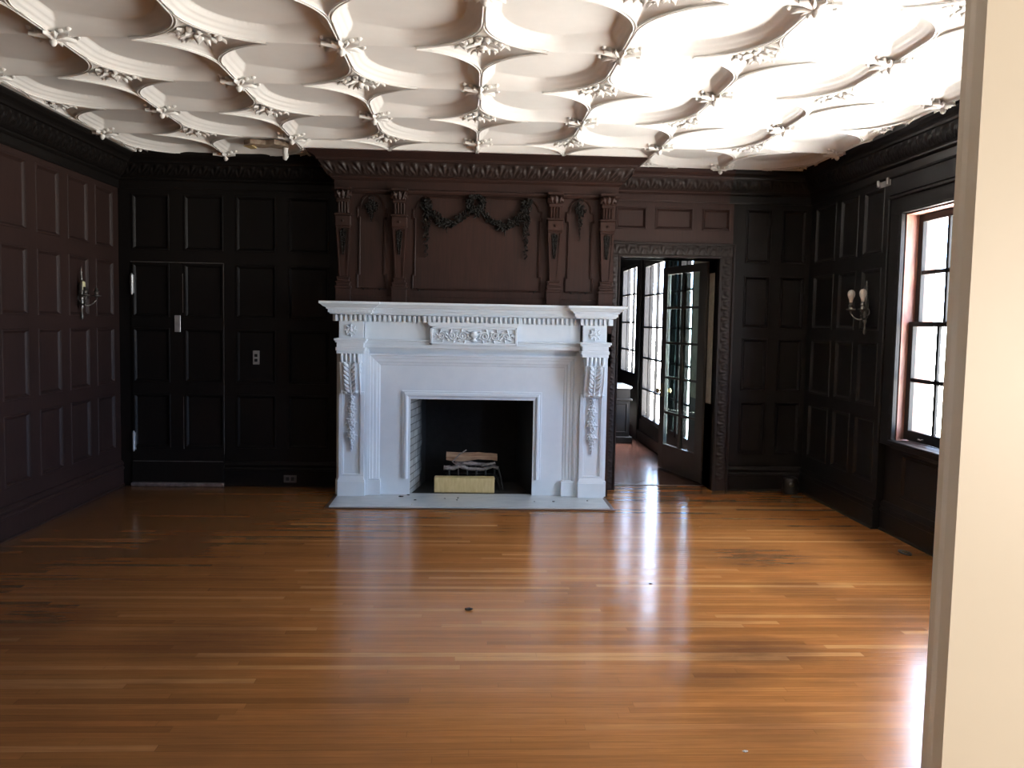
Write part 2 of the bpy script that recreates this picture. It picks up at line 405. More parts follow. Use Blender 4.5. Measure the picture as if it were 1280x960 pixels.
# ------------------------------------------------------------------ panelled walls
def mapper(kind, base):
    if kind == 'back': return lambda a, z, d: (a, base-d, z)
    if kind == 'left': return lambda a, z, d: (base+d, a, z)
    if kind == 'right': return lambda a, z, d: (base-d, a, z)
def panel_rings(mb, f, r, flip, deep=.016):
    a0, a1, z0, z1 = r
    steps = [(0, 0), (.004, .006), (.014, .006), (.02, -.004), (.032, -deep), (.040, -deep)]
    prev = None
    for w, d in steps:
        q = [f(a0+w, z0+w, d), f(a1-w, z0+w, d), f(a1-w, z1-w, d), f(a0+w, z1-w, d)]
        if prev:
            for k in range(4):
                fc = [prev[k], prev[(k+1) % 4], q[(k+1) % 4], q[k]]
                mb.add(fc, [(0, 1, 2, 3)])
        prev = q
    mb.add(prev, [(0, 1, 2, 3)])
def panel_wall(mb, f, A0, A1, Z0, Z1, panels, holes):
    xs = sorted({A0, A1} | {v for r in panels+holes for v in r[:2] if A0 < v < A1})
    zs = sorted({Z0, Z1} | {v for r in panels+holes for v in r[2:] if Z0 < v < Z1})
    inr = lambda a, z, r: r[0]-1e-6 < a < r[1]+1e-6 and r[2]-1e-6 < z < r[3]+1e-6
    for i in range(len(xs)-1):
        for j in range(len(zs)-1):
            a, z = (xs[i]+xs[i+1])/2, (zs[j]+zs[j+1])/2
            if any(inr(a, z, r) for r in panels+holes): continue
            mb.add([f(xs[i], zs[j], 0), f(xs[i+1], zs[j], 0), f(xs[i+1], zs[j+1], 0), f(xs[i], zs[j+1], 0)], [(0, 1, 2, 3)])
    for r in panels: panel_rings(mb, f, r, False)

# back wall -------------------------------------------------
OPX0, OPX1, OPZ = 1.42, 2.366, 2.222
mb = MB()
fB = mapper('back', 0)
cols = [(-3.10, -2.76), (-2.63, -2.27), (-2.16, -1.79), (-1.68, -1.30)]
pn = [(c[0], c[1], *r) for i, c in enumerate(cols) for j, r in enumerate(ROWS) if not (i < 2 and j < 3)]
panel_wall(mb, fB, XL, BX0, 0, 3.12, pn, [(-3.12, -2.262, 0, 2.087)])
pn = [(2.62, 2.87, *r) for r in ROWS]+[(2.97, 3.21, *r) for r in ROWS]
panel_wall(mb, fB, 2.50, XR, 0, 3.12, pn, [])
panel_wall(mb, fB, BX1, 2.50, 0, 2.36, [], [(OPX0, OPX1, 0, OPZ)])
# wall thickness behind
mb.box(XL-.2, -.72, .02, .3, 0, 3.3); mb.box(.82, OPX0, .02, .3, 0, 3.3); mb.box(OPX1, XR+.3, .02, .3, 0, 3.3)
mb.box(OPX0, OPX1, .02, .3, OPZ, 3.3); mb.box(-.72, .82, .02, .3, 1.2, 3.3)
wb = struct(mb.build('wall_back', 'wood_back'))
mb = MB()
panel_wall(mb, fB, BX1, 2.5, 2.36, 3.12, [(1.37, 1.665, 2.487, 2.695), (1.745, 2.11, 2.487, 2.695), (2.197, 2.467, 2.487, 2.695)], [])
struct(mb.build('wall_back_upper_panel', 'wood_upper_lit', wb)); wb.children[0].name = 'upper_panel'
wb.children[0]['label'] = 'red-brown panels above the doorway, coloured lighter as if lit'

# left wall -------------------------------------------------
mb = MB(); fL = mapper('left', XL)
pn = []
y = -.12
while y > -7.2:
    pn += [(y-.375, y, *r) for r in ROWS]; y -= .515
panel_wall(mb, fL, YF, 0, 0, 3.12, pn, [])
mb.box(XL-.2, XL-.03, YF-.2, .3, 0, 3.3)
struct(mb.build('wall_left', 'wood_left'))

# right wall ------------------------------------------------
WINS = [(-2.97, -1.80), (-5.27, -4.10), (-7.0, -6.2)]
WZ0, WZ1 = .745, 2.455
mb = MB(); fR = mapper('right', XR)
pn = [(a, b, *r) for a, b in ((-.57, -.12), (-1.02, -.67), (-1.47, -1.12), (-3.85, -3.4), (-5.95, -5.6)) for r in ROWS]
holes = [(a-.24, b+.24, 0, 2.62) for a, b in WINS]
panel_wall(mb, fR, YF, 0, 0, 3.12, pn, holes)
for a, b in WINS:   # recessed bay round each window, panelled apron under the sill
    f2 = mapper('right', XR+.06)
    panel_wall(mb, f2, a-.24, b+.24, 0, 2.62, [(a+.02, b-.02, .3, .64)], [(a, b, WZ0, WZ1)])
    for yy, s in ((a-.24, 1), (b+.24, -1)):
        mb.add([(XR, yy, 0), (XR+.06, yy, 0), (XR+.06, yy, 2.62), (XR, yy, 2.62)], [(0, 1, 2, 3)])
    mb.add([(XR, a-.24, 2.62), (XR+.06, a-.24, 2.62), (XR+.06, b+.24, 2.62), (XR, b+.24, 2.62)], [(0, 1, 2, 3)])
ys = sorted([YF-.2, .3]+[v for w in WINS for v in w])
for i in range(0, len(ys), 2): mb.box(XR+.075, XR+.26, ys[i], ys[i+1], 0, 3.3)
for a, b in WINS: mb.box(XR+.075, XR+.26, a, b, 0, WZ0); mb.box(XR+.075, XR+.26, a, b, WZ1, 3.3)
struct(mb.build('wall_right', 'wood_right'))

# front wall with the doorway the photograph is taken through
DX0, DX1 = -.80, .56
mb = MB()
mb.box(XL-.2, DX0, YF-.09, YF, 0, 3.3); mb.box(DX1, XR+.26, YF-.09, YF, 0, 3.3); mb.box(DX0, DX1, YF-.09, YF, 2.15, 3.3)
struct(mb.build('wall_front', 'wood_right'))
# door frame: jamb board, stop strip and bead
mb = MB()
for s, xx in ((1, .432), (-1, -.74)):
    q = [(xx, -7.50), (xx+s*.0055, -7.474), (xx+s*.0100, -7.469), (xx+s*.0175, -7.444), (xx+s*.0225, -7.441), (xx+s*.027, -7.418), (xx+s*.16, -7.418), (xx+s*.16, -7.50)]
    lo = [(x-(.008 if i < 6 else 0), y, 0) for i, (x, y) in enumerate(q)]; hi = [(x+(.003 if i < 6 else 0), y, 2.13) for i, (x, y) in enumerate(q)]; n = len(q)
    mb.add(lo+hi, [tuple(range(n)), tuple(range(2*n-1, n-1, -1))]+[(i, (i+1) % n, n+(i+1) % n, n+i) for i in range(n)])
mb.box(-.90, .60, -7.56, -7.40, 2.13, 2.25, .004)
struct(mb.build('trim_1', 'cream'))
# hall behind the camera
mb = MB()
mb.box(-1.6, -1.5, -10.6, YF-.15, -.02, 2.8); mb.box(1.9, 2.0, -10.6, YF-.15, -.02, 2.8); mb.box(-1.6, 2.0, -10.7, -10.6, -.02, 2.8)
mb.box(-1.6, 2.0, -10.7, YF-.15, 2.75, 2.85)
mb.box(-1.5, -.90, YF-.099, YF-.091, 0, 2.75); mb.box(.60, 1.9, YF-.099, YF-.091, 0, 2.75); mb.box(-.90, .60, YF-.099, YF-.091, 2.25, 2.75)
struct(mb.build('wall_hall', 'hall_wall'))

# ------------------------------------------------------------------ floor
mb = MB()
mb.box(XL-.2, XR+.26, -10.7, .226, -.12, 0)
fl = struct(mb.build('floor', 'floor'))
mb = MB(); mb.box(-2.2, 2.6, .232, 7.4, -.12, -.002)
struct(mb.build('floor_porch', 'floor2'))
mb = MB(); mb.box(OPX0-.05, OPX1+.05, .215, .245, -.01, .004, .002)
struct(mb.build('trim_2', 'wood_worn'))

# ------------------------------------------------------------------ baseboards
bp = [(0, 0), (.032, 0), (.032, .012), (.022, .02), (.022, .15), (.03, .155), (.03, .17), (.018, .185), (.026, .2), (.026, .21), (.010, .235), (0, .237)]
mb = MB(); sweep(mb, [(XL, YF), (XL, -.001)], bp); struct(mb.build('baseboard_left', 'wood_left'))
mb = MB(); sweep(mb, [(-2.262, 0), (BX0, 0)], bp); sweep(mb, [(2.518, 0), (XR-.002, 0)], bp); struct(mb.build('baseboard_back', 'wood_back'))
mb = MB()
yy = -.001
for a, b in WINS:
    sweep(mb, [(XR, yy), (XR, b+.24)], bp); sweep(mb, [(XR+.06, b+.24), (XR+.06, a-.24)], bp); yy = a-.24
sweep(mb, [(XR, yy), (XR, YF)], bp)
struct(mb.build('baseboard_right', 'wood_right'))

# ------------------------------------------------------------------ cornices (crown moulding with a carved leaf band)
def cprof(k=1.0):
    return [(0, 2.745), (.012, 2.745), (.018, 2.76), (.018, 2.815), (.03, 2.82), (.042, 2.83), (.042, 2.842), (.05*k, 2.848), (.115*k, 2.952), (.13*k, 2.955), (.135*k, 2.972),
            (.145*k, 2.985), (.165*k, 3.0), (.18*k, 3.022), (.18*k, 3.05), (0, 3.05)]
def carved(mb, pb, pt, per=.11, amp=.013, nv=16, step=.0075, fn=None):
    L = (Vector(pb[1])-Vector(pb[0])).length
    patch(mb, pb[0], pb[1], pt[0], pt[1], (fn or acanthus)(per), max(8, int(L/step)), nv, amp)
def cornice(name, path, k, mat, mat2, ends):
    mb = MB(); sweep(mb, path, cprof(k)); o = struct(mb.build(name, mat))
    mb = MB()
    P = [Vector(p) for p in path]; n = len(P)
    def off(i, d):
        ts = []
        if i > 0: ts.append((P[i]-P[i-1]).normalized())
        if i < n-1: ts.append((P[i+1]-P[i]).normalized())
        ns = [Vector((t[1], -t[0])) for t in ts]; m = ns[0] if len(ns) == 1 else (ns[0]+ns[1])/(1+ns[0].dot(ns[1]))
        return P[i]+m*d
    for i in range(n-1):
        b = [(*off(j, .053*k), 2.852) for j in (i, i+1)]; t = [(*off(j, .114*k), 2.948) for j in (i, i+1)]
        # patch normal must face the room
        carved(mb, b, t)
    c = mb.build('carved_leaf_band', mat2, o, smooth=True); c['kind'] = 'structure'
    return o
cornice('trim_3', [(XL, YF), (XL, -.0), (BX0-.0, -.0)], 1.25, 'wood_back', 'wood_back', None)
cornice('trim_4', [(BX1, 0), (2.45, 0)], 1.0, 'wood_upper_lit', 'wood_carve', None)  # cornice stretch painted lighter, as if light grazed it
cornice('trim_5', [(2.45, 0), (XR, 0), (XR, YF)], .95, 'wood_right', 'wood_right', None)

# ------------------------------------------------------------------ ceiling: interlaced plaster ribs
OX, OY, LA, LB = .0536, -3.4551, .747, .8116
CX0, CX1, CY1 = -2.99, 3.115, -.14
FLAT, HR = 3.10, .066
def sm(x, a, b):
    t = np.clip((x-a)/(b-a), 0, 1); return t*t*(3-2*t)
def cove(t):
    t = np.clip(t, 0, 1)
    base = .10+.90*(1-t)**1.05
    step = .028*np.sin(t*2*PI*3.0)*np.clip((1-t)*4, 0, 1)
    return np.where(t >= 1, 0, base+step)
def ceil_height(x, y):
    W = .078
    u = (x-OX)/LA; v = (y-OY)/LB
    iu = np.floor(u); iv = np.floor(v); fu = u-iu; fv = v-iv
    # cell corners: rosette corners where (i+j) even
    even = ((iu+iv) % 2 == 0)   # corner (0,0) is a rosette; so is (1,1)
    px = np.where(even, fu, 1-fu)*LA; py = fv*LB           # distances from rosette corner A at y=0
    qx = LA-px; qy = LB-py                                  # from rosette corner B
    r = .452
    WF = lambda q: W*(1+1.7*sm(q, .48*LA, .97*LA))
    SF = lambda q: sm(q, .42*LA, .8*LA)
    def arc(ax, ay):
        inb = (ax < r) & (ay < r)
        d = r-np.hypot(r-ax, r-ay)
        return np.where(inb, d, 9.0)
    dA, dB = arc(px, py), arc(qx, qy)
    z = np.zeros_like(x)
    # vertical ribs (full height)
    dv = np.minimum(px, qx)
    # near which rosette
    nearA = (py < qy)
    rx = np.where(nearA, px, qx)        # x distance from the rosette on that horizontal edge
    wid = WF(rx)
    dh = np.minimum(py, qy)
    darc = np.minimum(dA, dB); ax = np.where(dA < dB, px, qx)
    warc = WF(ax); sa = SF(ax); ta = np.clip(np.abs(darc)/warc, 0, 1)
    star = darc < 0
    hv = cove(dv/W); soft = SF(rx); th = np.clip(dh/wid, 0, 1)
    hh = (1-soft)*cove(th)+soft*(1-th)**1.5
    ha = np.where(darc < 8, (1-sa)*cove(ta)+sa*(1-ta)**1.5, 0)
    cell = np.maximum(np.maximum(hv, hh), ha)
    starfield = 1-.72*(1-cove(np.abs(darc)/.075))
    h = np.where(star, starfield, cell)
    return FLAT-HR*h
def grid_ceiling():
    nx = int((CX1-CX0)/.007)
    xs = np.linspace(CX0, CX1, nx)
    ys = np.concatenate([np.linspace(YF, -3.9, 240, endpoint=False), np.linspace(-3.9, CY1, int(3.76/.0072))])
    X, Y = np.meshgrid(xs, ys); Z = ceil_height(X, Y)
    ny = len(ys); V = np.stack([X, Y, Z], -1).reshape(-1, 3)
    i = np.arange(nx-1); j = np.arange(ny-1); I, J = np.meshgrid(i, j)
    a = (J*nx+I).ravel(); F = np.stack([a, a+nx, a+nx+1, a+1], -1)
    me = bpy.data.meshes.new('ceiling')
    me.vertices.add(len(V)); me.vertices.foreach_set('co', V.astype(np.float32).ravel())
    me.loops.add(F.size); me.loops.foreach_set('vertex_index', F.astype(np.int32).ravel())
    me.polygons.add(len(F)); me.polygons.foreach_set('loop_start', np.arange(0, F.size, 4, dtype=np.int32))
    me.polygons.foreach_set('use_smooth', np.ones(len(F), bool))
    me.update(calc_edges=True); me.materials.append(M['plaster'])
    o = bpy.data.objects.new('ceiling', me); C.objects.link(o); return struct(o)
ceil = grid_ceiling()
# rib beading: a double bead following every rib
mb = MB()
def bead(pts, r=.0042): mb.tube([(p[0], p[1], p[2]) for p in pts], r, 6, False)
def inside(x, y): return CX0+.02 < x < CX1-.02 and YF < y < CY1-.01
for i in range(-5, 6):
    for j in range(-5, 6):
        if (i+j) % 2: continue
        cx, cy = OX+i*LA, OY+j*LB
        for sx in (-1, 1):
            for sy in (-1, 1):
                for o in (-.008, .008):
                    pts = []
                    r = .452
                    # straight part along the column, then the arc
                    if o > 0:
                        for t in (0, .33, .66, 1): pts.append((cx+sx*o, cy+sy*(LB-(LB-r)*t), FLAT-HR-.001))
                    for a in np.linspace(0, PI/2, 15):
                        px_, py_ = r-(r-o)*math.cos(a), r-(r-o)*math.sin(a)
                        if px_ < 0 and o < 0: px_ = .0
                        x, y = cx+sx*px_, cy+sy*py_
                        f = 1
                        if px_ > .40: break
                        pts.append((x, y, FLAT-HR*f-.001))
                    run = []
                    for p in pts:
                        if inside(p[0], p[1]): run.append(p)
                        else:
                            if len(run) > 2: bead(run)
                            run = []
                    if len(run) > 2: bead(run)
b = mb.build('rib_beading', 'plaster', ceil, smooth=True); b['kind'] = 'structure'
# border strips
mb = MB()
mb.box(CX0-.25, CX0+.028, YF, .02, 3.035, 3.16, .004); mb.box(CX1-.022, CX1+.15, YF, .02, 3.035, 3.16, .004)
mb.box(CX0, CX1, CY1-.045, .02, 3.035, 3.16, .004); mb.box(CX0-.25, CX1+.15, YF-.1, YF+.05, 3.035, 3.16)
mb.box(BX0-.275, BX1+.275, BY-.275, -.05, 3.040, 3.12, .004)
b = mb.build('plaster_border', 'plaster', ceil); b['kind'] = 'structure'
mb = MB(); mb.box(XL-.2, XR+.26, YF-.2, .3, 3.2, 3.3); b = mb.build('upper_slab', 'plaster', ceil); b['kind'] = 'structure'

# plaster ornaments
def rosette_mesh():
    random.seed(11); mb = MB(); z0 = 3.076
    for k in range(14):
        a = 2*PI*k/14; c = (.105*math.cos(a), .085*math.sin(a))
        mb.ball((c[0], c[1], z0-.012), .019, .016, .017, 7, 4, .35)
        if k % 2 == 0:
            mb.leaf((c[0]*.95, c[1]*.95, z0-.008), (math.cos(a+.5), math.sin(a+.5), 0), (0, 0, -1), .06, .035, .4, 3, .006)
    for k in range(8):
        a = 2*PI*k/8+.3
        mb.leaf((.015*math.cos(a), .015*math.sin(a), z0-.012), (math.cos(a), math.sin(a), 0), (0, 0, -1), .075, .042, .55, 2, .007)
    for k in range(6):
        a = random.random()*6.28; q = random.random()*.05
        mb.ball((q*math.cos(a), q*math.sin(a), z0-.028), .017, .015, .014, 6, 4, .3)
    mb.ball((0, 0, z0-.026), .026, .024, .02, 8, 5, .2)
    return mb
def boss_mesh():
    random.seed(3); mb = MB(); z0 = FLAT-HR
    mb.lathe([(.012, 0), (.026, -.006), (.028, -.018), (.016, -.028), (.021, -.040), (.013, -.056), (.002, -.062)], (0, 0, z0+.006), 'z', 10)
    for s in (-1, 1):
        # leaf sprigs curling on to the panels at each side
        for (dx, dy, L, W) in ((1, .7, .105, .055), (1, -.6, .105, .055), (.4, 1, .085, .045), (.4, -1, .085, .045)):
            mb.leaf((s*.010, 0, z0-.004), (s*dx, dy, .12), (0, 0, -1), L, W, .15, 3, .009)
        for k in range(6):
            mb.ball((s*(.035+.013*k), .05*math.sin(k*2.2), z0+.002+.005*k), .016, .014, .016, 6, 4, .4)
        mb.tube([(s*(.085+.03*math.cos(t)), .035+.03*math.sin(t), z0+.008) for t in np.linspace(0, 5, 9)], [.012-.0008*k for k in range(9)], 5)
    for s in (-1, 1):
        mb.leaf((0, s*.012, z0-.008), (0, s, .05), (0, 0, -1), .10, .045, .1, 2, .009)
    return mb
r0 = rosette_mesh().build('rosette', 'plaster', ceil, smooth=True); r0me = r0.data
bpy.data.objects.remove(r0)
r1 = boss_mesh().build('leaf_boss', 'plaster', ceil, smooth=True); r1me = r1.data
bpy.data.objects.remove(r1)
for j in range(-5, 5):
    for i in range(-5, 6):
        x, y = OX+i*LA, OY+j*LB
        if not (CX0-.01 < x < CX1+.01 and YF+.1 < y < CY1-.05): continue
        if y > BY-.28 and BX0-.2 < x < BX1+.2: continue
        if y < -4.9: continue
        ros = (i+j) % 2 == 0
        o = bpy.data.objects.new('rosette' if ros else 'leaf_boss', r0me if ros else r1me); C.objects.link(o)
        o.location = (x, y, 0); o.parent = ceil; o['kind'] = 'structure'
        o.rotation_euler = (0, 0, random.choice((0, PI)) if ros else 0)
# the broken patch in the plaster near the chimney breast
mb = MB(); random.seed(4)
pts = [(-1.93, -.60), (-1.86, -.66), (-1.74, -.63), (-1.66, -.67), (-1.58, -.60), (-1.57, -.50), (-1.64, -.44), (-1.72, -.50), (-1.80, -.47), (-1.9, -.50)]
mb.prism(pts, 3.052, 3.09, 'z')
o = mb.build('broken_patch', 'plaster_dirty', ceil); o['kind'] = 'structure'; o['label'] = 'brown hole where the plaster has broken away'
mb = MB()
mb.add([(-1.95, -.55, 3.05), (-1.86, -.60, 3.045), (-1.84, -.52, 3.035), (-1.9, -.47, 3.04), (-1.92, -.54, 3.062), (-1.86, -.59, 3.058), (-1.84, -.51, 3.05), (-1.9, -.46, 3.055)], [(0, 3, 2, 1), (4, 5, 6, 7), (0, 1, 5, 4), (1, 2, 6, 5), (2, 3, 7, 6), (3, 0, 4, 7)])
o = mb.build('plaster_flap', 'yellow', ceil); o['kind'] = 'structure'; o['label'] = 'yellowed flap of loose plaster'
mb = MB(); mb.tube([(-1.60, -.50, 3.07), (-1.605, -.49, 3.02), (-1.60, -.48, 2.985), (-1.61, -.48, 2.955)], [.03, .022, .026, .016], 8)
o = mb.build('hanging_plaster', 'plaster', ceil, smooth=True); o['kind'] = 'structure'

# ------------------------------------------------------------------ chimney breast + overmantel
CXM = .062
over = empty('overmantel', (CXM, BY, 0))
tag(over, 'carved red-brown wooden overmantel with garlands above the white fireplace', 'overmantel')
mb = MB()
mb.box(BX0, -.60, BY, .01, 0, 1.5); mb.box(.70, BX1, BY, .01, 0, 1.5); mb.box(BX0, BX1, BY, .01, 1.2, 3.04)
chb = struct(mb.build('wall_chimney_breast', 'wood_over'))
CY = 2.745
# cornice of the overmantel
mb = MB()
pr = [(0, 2.70), (.03, 2.705), (.045, 2.72), (.045, 2.735), (.028, 2.742), (.028, 2.812), (.042, 2.82), (.055, 2.832), (.055, 2.842), (.07, 2.846), (.15, 2.962), (.165, 2.965), (.17, 2.985), (.195, 3.0), (.225, 3.02), (.245, 3.03), (.245, 3.048), (0, 3.048)]
pathB = [(BX0, .0), (BX0, BY), (BX1, BY), (BX1, .0)]
sweep(mb, pathB, pr)
co = mb.build('cornice', 'wood_over', over)
mb = MB()
def bo(i, d):
    return {0: (BX0-d, 0), 1: (BX0-d, BY-d), 2: (BX1+d, BY-d), 3: (BX1+d, 0)}[i]
for i in range(3):
    carved(mb, [(*bo(j, .074), 2.85) for j in (i, i+1)], [(*bo(j, .150), 2.958) for j in (i, i+1)], .12, .017)
mb.build('carved_leaf_band', 'wood_carve', co, smooth=True)

def over_pilaster(cx):
    """herm pilaster: block, base mouldings, tapered shaft with drop, neck block, fluted console, scroll cap"""
    root = bpy.data.objects.new('pilaster', None)
    mb = MB(); y = BY
    mb.box(cx-.066, cx+.066, y-.062, y, 1.747, 1.862, .003)
    for (z0, z1, w, d) in ((1.862, 1.885, .072, .068), (1.885, 1.91, .06, .055), (1.91, 1.925, .066, .062), (1.925, 1.95, .052, .05), (1.95, 1.965, .058, .056)):
        mb.box(cx-w, cx+w, y-d, y, z0, z1, .004)
    # tapered shaft with raised border
    def ring(z, w, d): return [(cx-w, y, z), (cx+w, y, z), (cx+w, y-d, z), (cx-w, y-d, z)]
    mb.hexa(ring(1.965, .036, .035), ring(2.40, .058, .058))
    for s in (-1, 1):
        b = [(cx+s*.036, y-.03, 1.968), (cx+s*.026, y-.03, 1.968), (cx+s*.026, y-.042, 1.968), (cx+s*.036, y-.042, 1.968)]
        t = [(cx+s*.060, y-.05, 2.40), (cx+s*.048, y-.05, 2.40), (cx+s*.048, y-.068, 2.40), (cx+s*.060, y-.068, 2.40)]
        mb.hexa(b, t)
    mb.box(cx-.064, cx+.064, y-.075, y, 2.39, 2.405, .003)
    mb.box(cx-.070, cx+.070, y-.085, y, 2.405, 2.50, .008)
    mb.box(cx-.074, cx+.074, y-.092, y, 2.50, 2.518, .004)
    mb.lathe([(.004, 0), (.012, .002), (.012, .01), (.005, .016)], (cx, y-.084, 2.45), 'y', 10)
    # fluted console
    mb.box(cx-.05, cx+.05, y-.055, y, 2.518, 2.62)
    for k in range(4): mb.tube([(cx-.0375+k*.025, y-.056-.012*t, 2.52+.10*t) for t in (0, .5, 1)], .0095, 6)
    mb.box(cx-.056, cx+.056, y-.08, y, 2.615, 2.64, .003)
    # scroll capital
    mb.box(cx-.06, cx+.06, y-.085, y, 2.64, 2.722, .01)
    for s in (-1, 1):
        mb.lathe([(.004, -.012), (.030, -.010), (.033, 0), (.030, .010), (.004, .012)], (cx+s*.062, y-.06, 2.682), 'x', 14)
        mb.leaf((cx+s*.03, y-.085, 2.65), (s*.3, -.2, 1), (0, -1, 0), .07, .04, .3, 2)
    mb.leaf((cx, y-.085, 2.645), (0, -.1, 1), (0, -1, 0), .075, .05, .3, 3)
    mb.box(cx-.072, cx+.072, y-.10, y, 2.722, 2.744, .003)
    o = mb.build('pilaster', 'wood_over', over)
    # carved drop on the shaft
    random.seed(int(cx*100)); mb = MB()
    for k in range(13):
        z = 2.375-k*.017; w = .022*(1-k/15)
        for s in (-1, 1): mb.leaf((cx+s*w*.3, y-.055, z), (s*.8, -.1, -.7), (0, -1, 0), .03*(1.1-k/16), .02, .3, 2, .004)
        mb.ball((cx+(random.random()-.5)*.01, y-.062+k*.0008, z), .010*(1.15-k/18), None, None, 6, 4, .3)
    mb.build('carved_drop', 'wood_garland', o, smooth=True)
for cx in (-1.115, -.622, .758, 1.228): over_pilaster(cx)

def mould(mb, pts, w=.018, d=.014, y=BY):
    """ridge moulding following an outline in the wall plane"""
    n = len(pts); rows = []
    for i in range(n):
        t0 = Vector(pts[i])-Vector(pts[i-1]) if i > 0 else None
        t1 = Vector(pts[i+1])-Vector(pts[i]) if i < n-1 else None
        ns = [Vector((-t[1], t[0])).normalized() for t in (t0, t1) if t is not None and t.length > 1e-6]
        m = ns[0] if len(ns) == 1 else (ns[0]+ns[1])/max(.35, 1+ns[0].dot(ns[1]))
        p = Vector(pts[i])
        rows.append([(p[0]+m[0]*o, y-h, p[1]+m[1]*o) for o, h in ((-w/2, 0), (-w/2, d*.7), (-w*.2, d), (w*.1, d*.5), (w*.3, d*.8), (w/2, d*.4), (w/2, 0))])
    k = 7; vs = [v for r in rows for v in r]
    mb.add(vs, [(i*k+j, i*k+j+1, (i+1)*k+j+1, (i+1)*k+j) for i in range(n-1) for j in range(k-1)])
def arch_outline(x0, x1, z0, top, step, rr):
    c = (x0+x1)/2; R = (x1-x0)/2-.022
    p = [(x0-.006, z0), (x0-.006, 1.99), (x0+.012, 1.995), (x0+.012, step), (x0-.006, step+.005), (x0-.006, step+.085), (x0+.02, step+.09)]
    if rr is None:
        zc = top-R
        arc = [(c-R*math.cos(a), zc+R*math.sin(a)) for a in np.linspace(0, PI, 17)]
    else:
        zc = top-rr
        arc = [(x0+.02+rr-rr*math.cos(a), zc+rr*math.sin(a)) for a in np.linspace(0, PI/2, 9)]+[(x1-.02-rr+rr*math.sin(a), zc+rr*math.cos(a)) for a in np.linspace(0, PI/2, 9)]
    q = [(x0+x1-a, b) for a, b in reversed(p)]
    return p+arc+q+[p[0]]
for (x0, x1, rr) in ((-.99, -.745, None), (-.50, .635, .11), (.87, 1.105, None)):
    mb = MB(); mould(mb, arch_outline(x0, x1, 1.868, 2.695 if rr is None else 2.685, 2.49, rr))
    o = mb.build('arched_moulding', 'wood_over', over)
    for s, xx in ((1, x0+.03), (-1, x1-.03)):   # little ribbon scrolls at the foot
        mb = MB(); mb.tube([(xx+s*(.02*t+.012*math.sin(t*3)), BY-.008, 1.862+.01*math.cos(t*3)) for t in np.linspace(0, 3.2, 12)], [.007-.0004*k for k in range(12)], 5)
        mb.build('foot_scroll', 'wood_garland', o, smooth=True)
# central wreath + swags
def foliage(mb, p, size, y, dens=1.0):
    for _ in range(int(3*dens)):
        a = random.random()*2*PI
        mb.leaf((p[0]+(random.random()-.5)*size*.5, y-.006-random.random()*.012, p[1]+(random.random()-.5)*size*.5), (math.cos(a), -.25, math.sin(a)), (0, -1, 0), size*.75, size*.42, .35, 3, .004)
    for _ in range(int(2*dens)):
        mb.ball((p[0]+(random.random()-.5)*size*.8, y-.018-random.random()*.014, p[1]+(random.random()-.5)*size*.8), size*.2, None, None, 6, 4, .3)
random.seed(21); mb = MB()
for k in range(30):
    a = 2*PI*k/30; foliage(mb, (.05+.062*math.cos(a), 2.635+.07*math.sin(a)), .05, BY-.012, 1.4)
for k in range(10):
    foliage(mb, (.05+(random.random()-.5)*.11, 2.56+(random.random()-.5)*.06), .05, BY-.02, 1.2)
for s in (-1, 1):   # ribbons round the wreath
    mb.tube([(.05+s*(.01+.03*t), BY-.04-.006*math.sin(t*5), 2.60-.02*t+.03*math.sin(t*2.4)) for t in np.linspace(0, 2.2, 12)], .007, 5)
w = mb.build('wreath', 'wood_garland', over, smooth=True)
for s, x1, sag in ((-1, -.385, 2.455), (1, .50, 2.44)):
    mb = MB(); n = 26
    x0 = .05+s*.075
    for k in range(n):
        t = k/(n-1); x = x0+(x1-x0)*t; z = 2.56*(1-t)+2.62*t-(4*t*(1-t))*(2.59-sag); foliage(mb, (x, z), .042+.022*math.sin(PI*t), BY-.012, 1.4)
    mb.tube([(x0+(x1-x0)*.5, BY-.03, sag-.035), (x0+(x1-x0)*.5, BY-.03, sag-.09)], [.009, .003], 6)
    mb.build('swag', 'wood_garland', over, smooth=True)
    mb = MB()
    for k in range(26):
        t = k/25; foliage(mb, (x1+.012*math.sin(k*1.9), 2.655-.50*t), .058*(1.08-t*.8), BY-.012, 1.35)
    for q in (-1, 1):
        mb.tube([(x1+q*.05*math.sin(t*1.3), BY-.03-.01*math.cos(t*4), 2.66-.045*t) for t in np.linspace(0, 3, 10)], .006, 5)
    mb.build('hanging_drop', 'wood_garland', over, smooth=True)
# side ornaments
random.seed(5)
for (x, z, n, L) in ((-.872, 2.585, 16, .10), (.985, 2.60, 20, .24)):
    mb = MB()
    for k in range(n):
        a = 2*PI*k/n; foliage(mb, (x+.028*math.cos(a), z+.03*math.sin(a)), .045, BY-.01, 1.2)
    for k in range(12):
        t = k/11; foliage(mb, (x, z-.03-L*t), .04*(1.1-t*.8), BY-.01, 1.1)
    mb.tube([(x+.022*math.cos(t), BY-.02, z+.075+.022*math.sin(t)) for t in np.linspace(0, 2*PI, 12)], .005, 5)
    mb.build('floral_ornament', 'wood_garland', over, smooth=True)
# raised centre panel board and side rails between pilasters
mb = MB(); mb.box(BX0+.01, BX1-.01, BY-.012, BY, 1.747, 1.80, .004)
mb.build('lower_rail', 'wood_over', over)

# ------------------------------------------------------------------ fireplace
fc = .045
fire = empty('fireplace', (fc, -.5, 0))
tag(fire, 'large white painted carved fireplace mantel standing against the back wall', 'fireplace')
X = lambda v: fc+v
